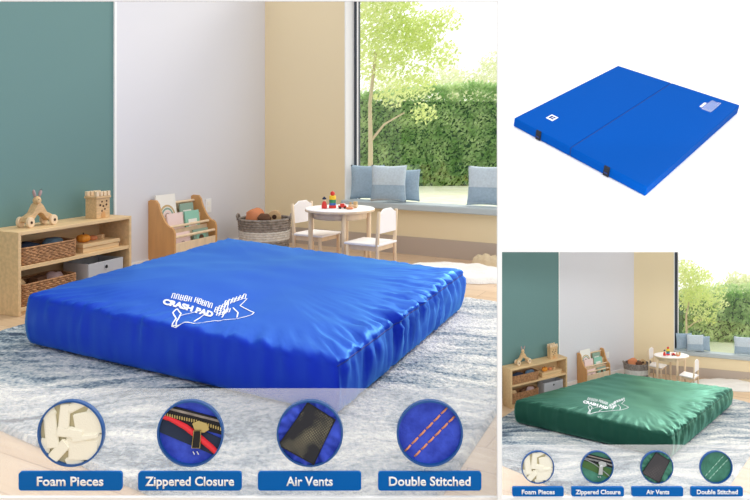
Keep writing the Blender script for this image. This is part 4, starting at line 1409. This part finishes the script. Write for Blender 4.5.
def round_sample(kind, px, py, rpx, label, tint, group, green):
    R_ = rpx / F * YA
    YC = YA - 2.5 * R_ / 33.0
    c = at(px, py, YC)
    t = thing('round_sample', label, 'sample', group)
    t.location = (c.x, YA, c.z)
    u = R_ / 33.0                      # local unit: one pixel of the large sample
    ri = R_ * .945
    bm = bmesh.new()
    D_ = 5.0 * u
    loops = [[bm.verts.new((r_ * math.cos(a * PI / 32), y_, r_ * math.sin(a * PI / 32))) for a in range(64)] for r_, y_ in ((R_, 0), (R_, -D_), (R_ * .945, -D_), (R_ * .945, 0))]
    for la, lb in zip(loops, loops[1:] + loops[:1]):
        for a in range(64): bm.faces.new((la[a], la[(a + 1) % 64], lb[(a + 1) % 64], lb[a]))
    bmesh.ops.recalc_face_normals(bm, faces=bm.faces)
    obj('rim', bm, M['rim'], t)
    back = {'foam': M['foamback']}.get(kind, tint)
    bm = cyl(bmesh.new(), (0, -.5 * u, 0), ri, .9 * u, 'y', 64)
    if kind in ('vent', 'stitch', 'zip'):
        pass
    obj('backing', bm, back, t)
    y = -1.0 * u
    if kind == 'foam':
        r = random.Random(12)
        spec = [(-20, 2, 13, 34, 8, 8), (-7, 17, 12, 24, 10, -4), (12, -16, 30, 20, 9, 0), (16, 10, 26, 24, 8, 10), (0, 0, 26, 10, 12, -8), (14, -4, 28, 7, 12, 8), (-14, -20, 10, 28, 12, -42),
                (4, 27, 20, 9, 9, 32), (-24, 20, 16, 12, 7, 30), (-27, -14, 12, 18, 7, -15), (3, -28, 16, 12, 6, 20), (24, 24, 14, 12, 6, -20), (-3, -10, 9, 14, 7, -35), (27, -8, 10, 12, 6, 5)]
        for (x, z, w_, h_, dp, an) in spec:
            bm = box(-w_ / 2 * u, w_ / 2 * u, -dp * .30 * u, 0, -h_ / 2 * u, h_ / 2 * u)
            for v in bm.verts: v.co += Vector((r.uniform(-1.5, 1.5), 0, r.uniform(-1.5, 1.5))) * u
            bmesh.ops.bevel(bm, geom=bm.edges[:], offset=1.0 * u, segments=2, affect='EDGES')
            mt = Matrix.Translation((x * u, y, z * u)) @ Matrix.Rotation(math.radians(-an), 4, 'Y') @ Matrix.Rotation(r.uniform(-.06, .06), 4, 'X')
            bmesh.ops.transform(bm, matrix=mt, verts=bm.verts)
            clip_round(bm, ri)
            if len(bm.faces): obj('foam_piece', bm, M['foam'], t)
            else: bm.free()
    elif kind == 'zip':
        P = lambda x, z: (x * u, z * u)
        met0 = M['rope']
        def part(name, bm, m): return obj(name, clip_round(bm, ri), m, t)
        part('dark_lining', strip(P(-40, 14), P(40, -20), 18 * u, y - 1.0 * u, y), M['navy'] if not green else M['core'])
        part('upper_cloth', strip(P(-30, 36), P(40, 26), 16 * u, y - .8 * u, y), tint)
        part('zip_tape', strip(P(-38, 24), P(38, 4), 15 * u, y - 1.8 * u, y - .2 * u), M['zipblack'])
        part('tape_edge', strip(P(-38, 28.5), P(38, 9.5), 2.2 * u, y - 2.3 * u, y - 1.8 * u), met0)
        pip = M['piping'] if not green else M['piping2']
        bm = bmesh.new(); tube(bm, [(x * u, y - 1.6 * u, z * u) for x, z in ((-34, 18), (-20, 14), (-5, 6), (8, -4), (20, -14), (34, -27))], [2.2 * u, 2.4 * u, 3 * u, 3.2 * u, 3 * u, 2.6 * u] if not green else 1.0 * u, 8)
        part('piping', bm, pip)
        met = M['gold'] if not green else M['silver']
        bm = bmesh.new()
        for i in range(26):
            f = i / 25
            x = -30 + 60 * f; z = 19.5 - 13 * f - (7 * max(0, f - .6) ** 1.2)
            bx(bm, (x - .55) * u, (x + .55) * u, y - 2.6 * u, y - 1.6 * u, (z - 1.6) * u, (z + 1.6) * u)
        part('zip_teeth', bm, met)
        bm = bmesh.new()
        prism(bm, [P(2, 10), P(8, 13), P(17, 10), P(19, 4), P(14, 1), P(5, 2)], 'y', y - 4.2 * u, y - 2.2 * u)
        obj('zip_slider', bm, met, t, bevel=.6 * u)
        bm = bmesh.new()
        prism(bm, [P(4, 4), P(11, 4), P(10, -14), P(2, -14)], 'y', y - 5.2 * u, y - 4.2 * u)
        pt_ = obj('zip_pull', bm, M['black'] if not green else M['silver'], t, bevel=.5 * u)
        bm = bmesh.new(); tube(bm, [(x * u, y - 5.2 * u, z * u) for x, z in ((4, 3.5), (11, 3.5), (10, -13.5), (2, -13.5))], .5 * u, 5, closed=True)
        obj('pull_edge', bm, met, pt_)
        bm = bmesh.new()
        for x in (2, 6): tube(bm, [(x * u, y - .6 * u, -19 * u), ((x + 1.6) * u, y - .6 * u, -22 * u)], .5 * u, 5)
        obj('stitch', bm, M['logo'], t)
    elif kind == 'vent':
        bm = bmesh.new()
        n = 44
        bmesh.ops.create_grid(bm, x_segments=n, y_segments=n, size=ri)
        for v in bm.verts:
            x, z = v.co.x / u, v.co.y / u
            q = max(abs((x * .80 - z * .60) / 20), abs((x * .6 + z * .8) / 26))
            ph = math.atan2(z, x)
            v.co = (v.co.x, y - (1.5 + 5.0 * noise.noise((ph * 5, q * 1.0, 1)) * min(1, max(0, (q - .8) * 4))) * u - .8 * u, v.co.y)
        clip_round(bm, ri)
        obj('gathered_cloth', bm, tint, t, smooth=True)
        vm = M['vent'] if not green else M['vent2']
        quad = [(-31, -11), (-2, 31), (25, 14), (4, -30)]
        bm = bmesh.new(); prism(bm, [(a * u, b * u) for a, b in quad], 'y', y - 4.6 * u, y - 3.2 * u)
        obj('vent_mesh', clip_round(bm, ri * .99), vm, t)
        bm = bmesh.new()
        tube(bm, [(a * u, y - 4.4 * u, b * u) for a, b in quad], 1.0 * u, 6, closed=True)
        obj('vent_border', clip_round(bm, ri * .99), M['zipblack'], t)
    else:
        lines = (((-25, -19), (19, 26)), ((-15, -24), (26, 17))) if not green else (((-22, -20), (17, 23)), ((-14, -26), (26, 16)))
        th_ = M['orangeth'] if not green else M['paleth']
        for (p_, q_) in lines:
            p_, q_ = Vector(p_), Vector(q_)
            nst = 6
            for i in range(nst):
                a, b = p_.lerp(q_, i / nst), p_.lerp(q_, (i + .84) / nst)
                bm = bmesh.new(); tube(bm, [(a.x * u, y + .2 * u, a.y * u), ((a.x + b.x) / 2 * u, y - .9 * u, (a.y + b.y) / 2 * u), (b.x * u, y + .2 * u, b.y * u)], 1.0 * u, 6)
                obj('stitch', bm, th_, t, smooth=True)
    return t

def name_plate(x0, y0, x1, y1, body, label, group):
    a, b = at(x0, y1, YA), at(x1, y0, YA)
    w_, h_ = b.x - a.x, b.z - a.z
    t = thing('name_plate', label, 'sign', group)
    t.location = ((a.x + b.x) / 2, YA, (a.z + b.z) / 2)
    bm = bmesh.new()
    prism(bm, [p for p in rrect(w_ / 2, h_ / 2, h_ * .16, 6)], 'y', -.008, 0)
    obj('plate', bm, M['lblue'], t)
    tb = text_mesh(body, 1.0, .022, 0)
    xs = [v.co.x for v in tb.verts]; ys = [v.co.y for v in tb.verts]
    tw = {'Foam Pieces': .643, 'Zippered Closure': .86, 'Air Vents': .45, 'Double Stitched': .79}[body] * w_
    s = tw / (max(xs) - min(xs)); cxm = (max(xs) + min(xs)) / 2
    hs = h_ * .68
    hs = min(hs, s * 1.12)
    for v in tb.verts: v.co = ((v.co.x - cxm) * s, -.0083, (v.co.y) * hs - h_ * .02)
    ex = bmesh.ops.extrude_face_region(tb, geom=tb.faces[:])
    for v in ex['geom']:
        if isinstance(v, bmesh.types.BMVert): v.co.y -= .0008
    bmesh.ops.recalc_face_normals(tb, faces=tb.faces)
    obj('lettering', tb, M['sign'], t)

ITEMS = (('foam', 71.5, 20, 123, 'Foam Pieces', 'cream foam chunks'), ('zip', 190.7, 139, 242, 'Zippered Closure', 'a zip closure'),
         ('vent', 310, 258.3, 361.3, 'Air Vents', 'a dark mesh air vent'), ('stitch', 429.7, 378, 481, 'Double Stitched', 'double stitched cloth'))
for kind, cx_, x0, x1, body, what in ITEMS:
    round_sample(kind, cx_, 432.8, 33, f'large round blue-rimmed sample of {what} on long screen', M['disc_blue'], 'large round samples', False)
    name_plate(x0, 470.6, x1, 489.2, body, f'large blue plate reading {body} on long screen', 'large name plates')
for (kind, _c, _a, _b, body, what), cx_, (x0, x1) in zip(ITEMS, (537.7, 597.0, 656.7, 715.8), ((512, 563), (571, 623), (631, 682), (690, 741.5))):
    round_sample(kind, cx_, 467, 16.3, f'small round blue-rimmed sample of {what} on short screen', M['disc_green'], 'small round samples', True)
    name_plate(x0, 486, x1, 495, body, f'small blue plate reading {body} on short screen', 'small name plates')
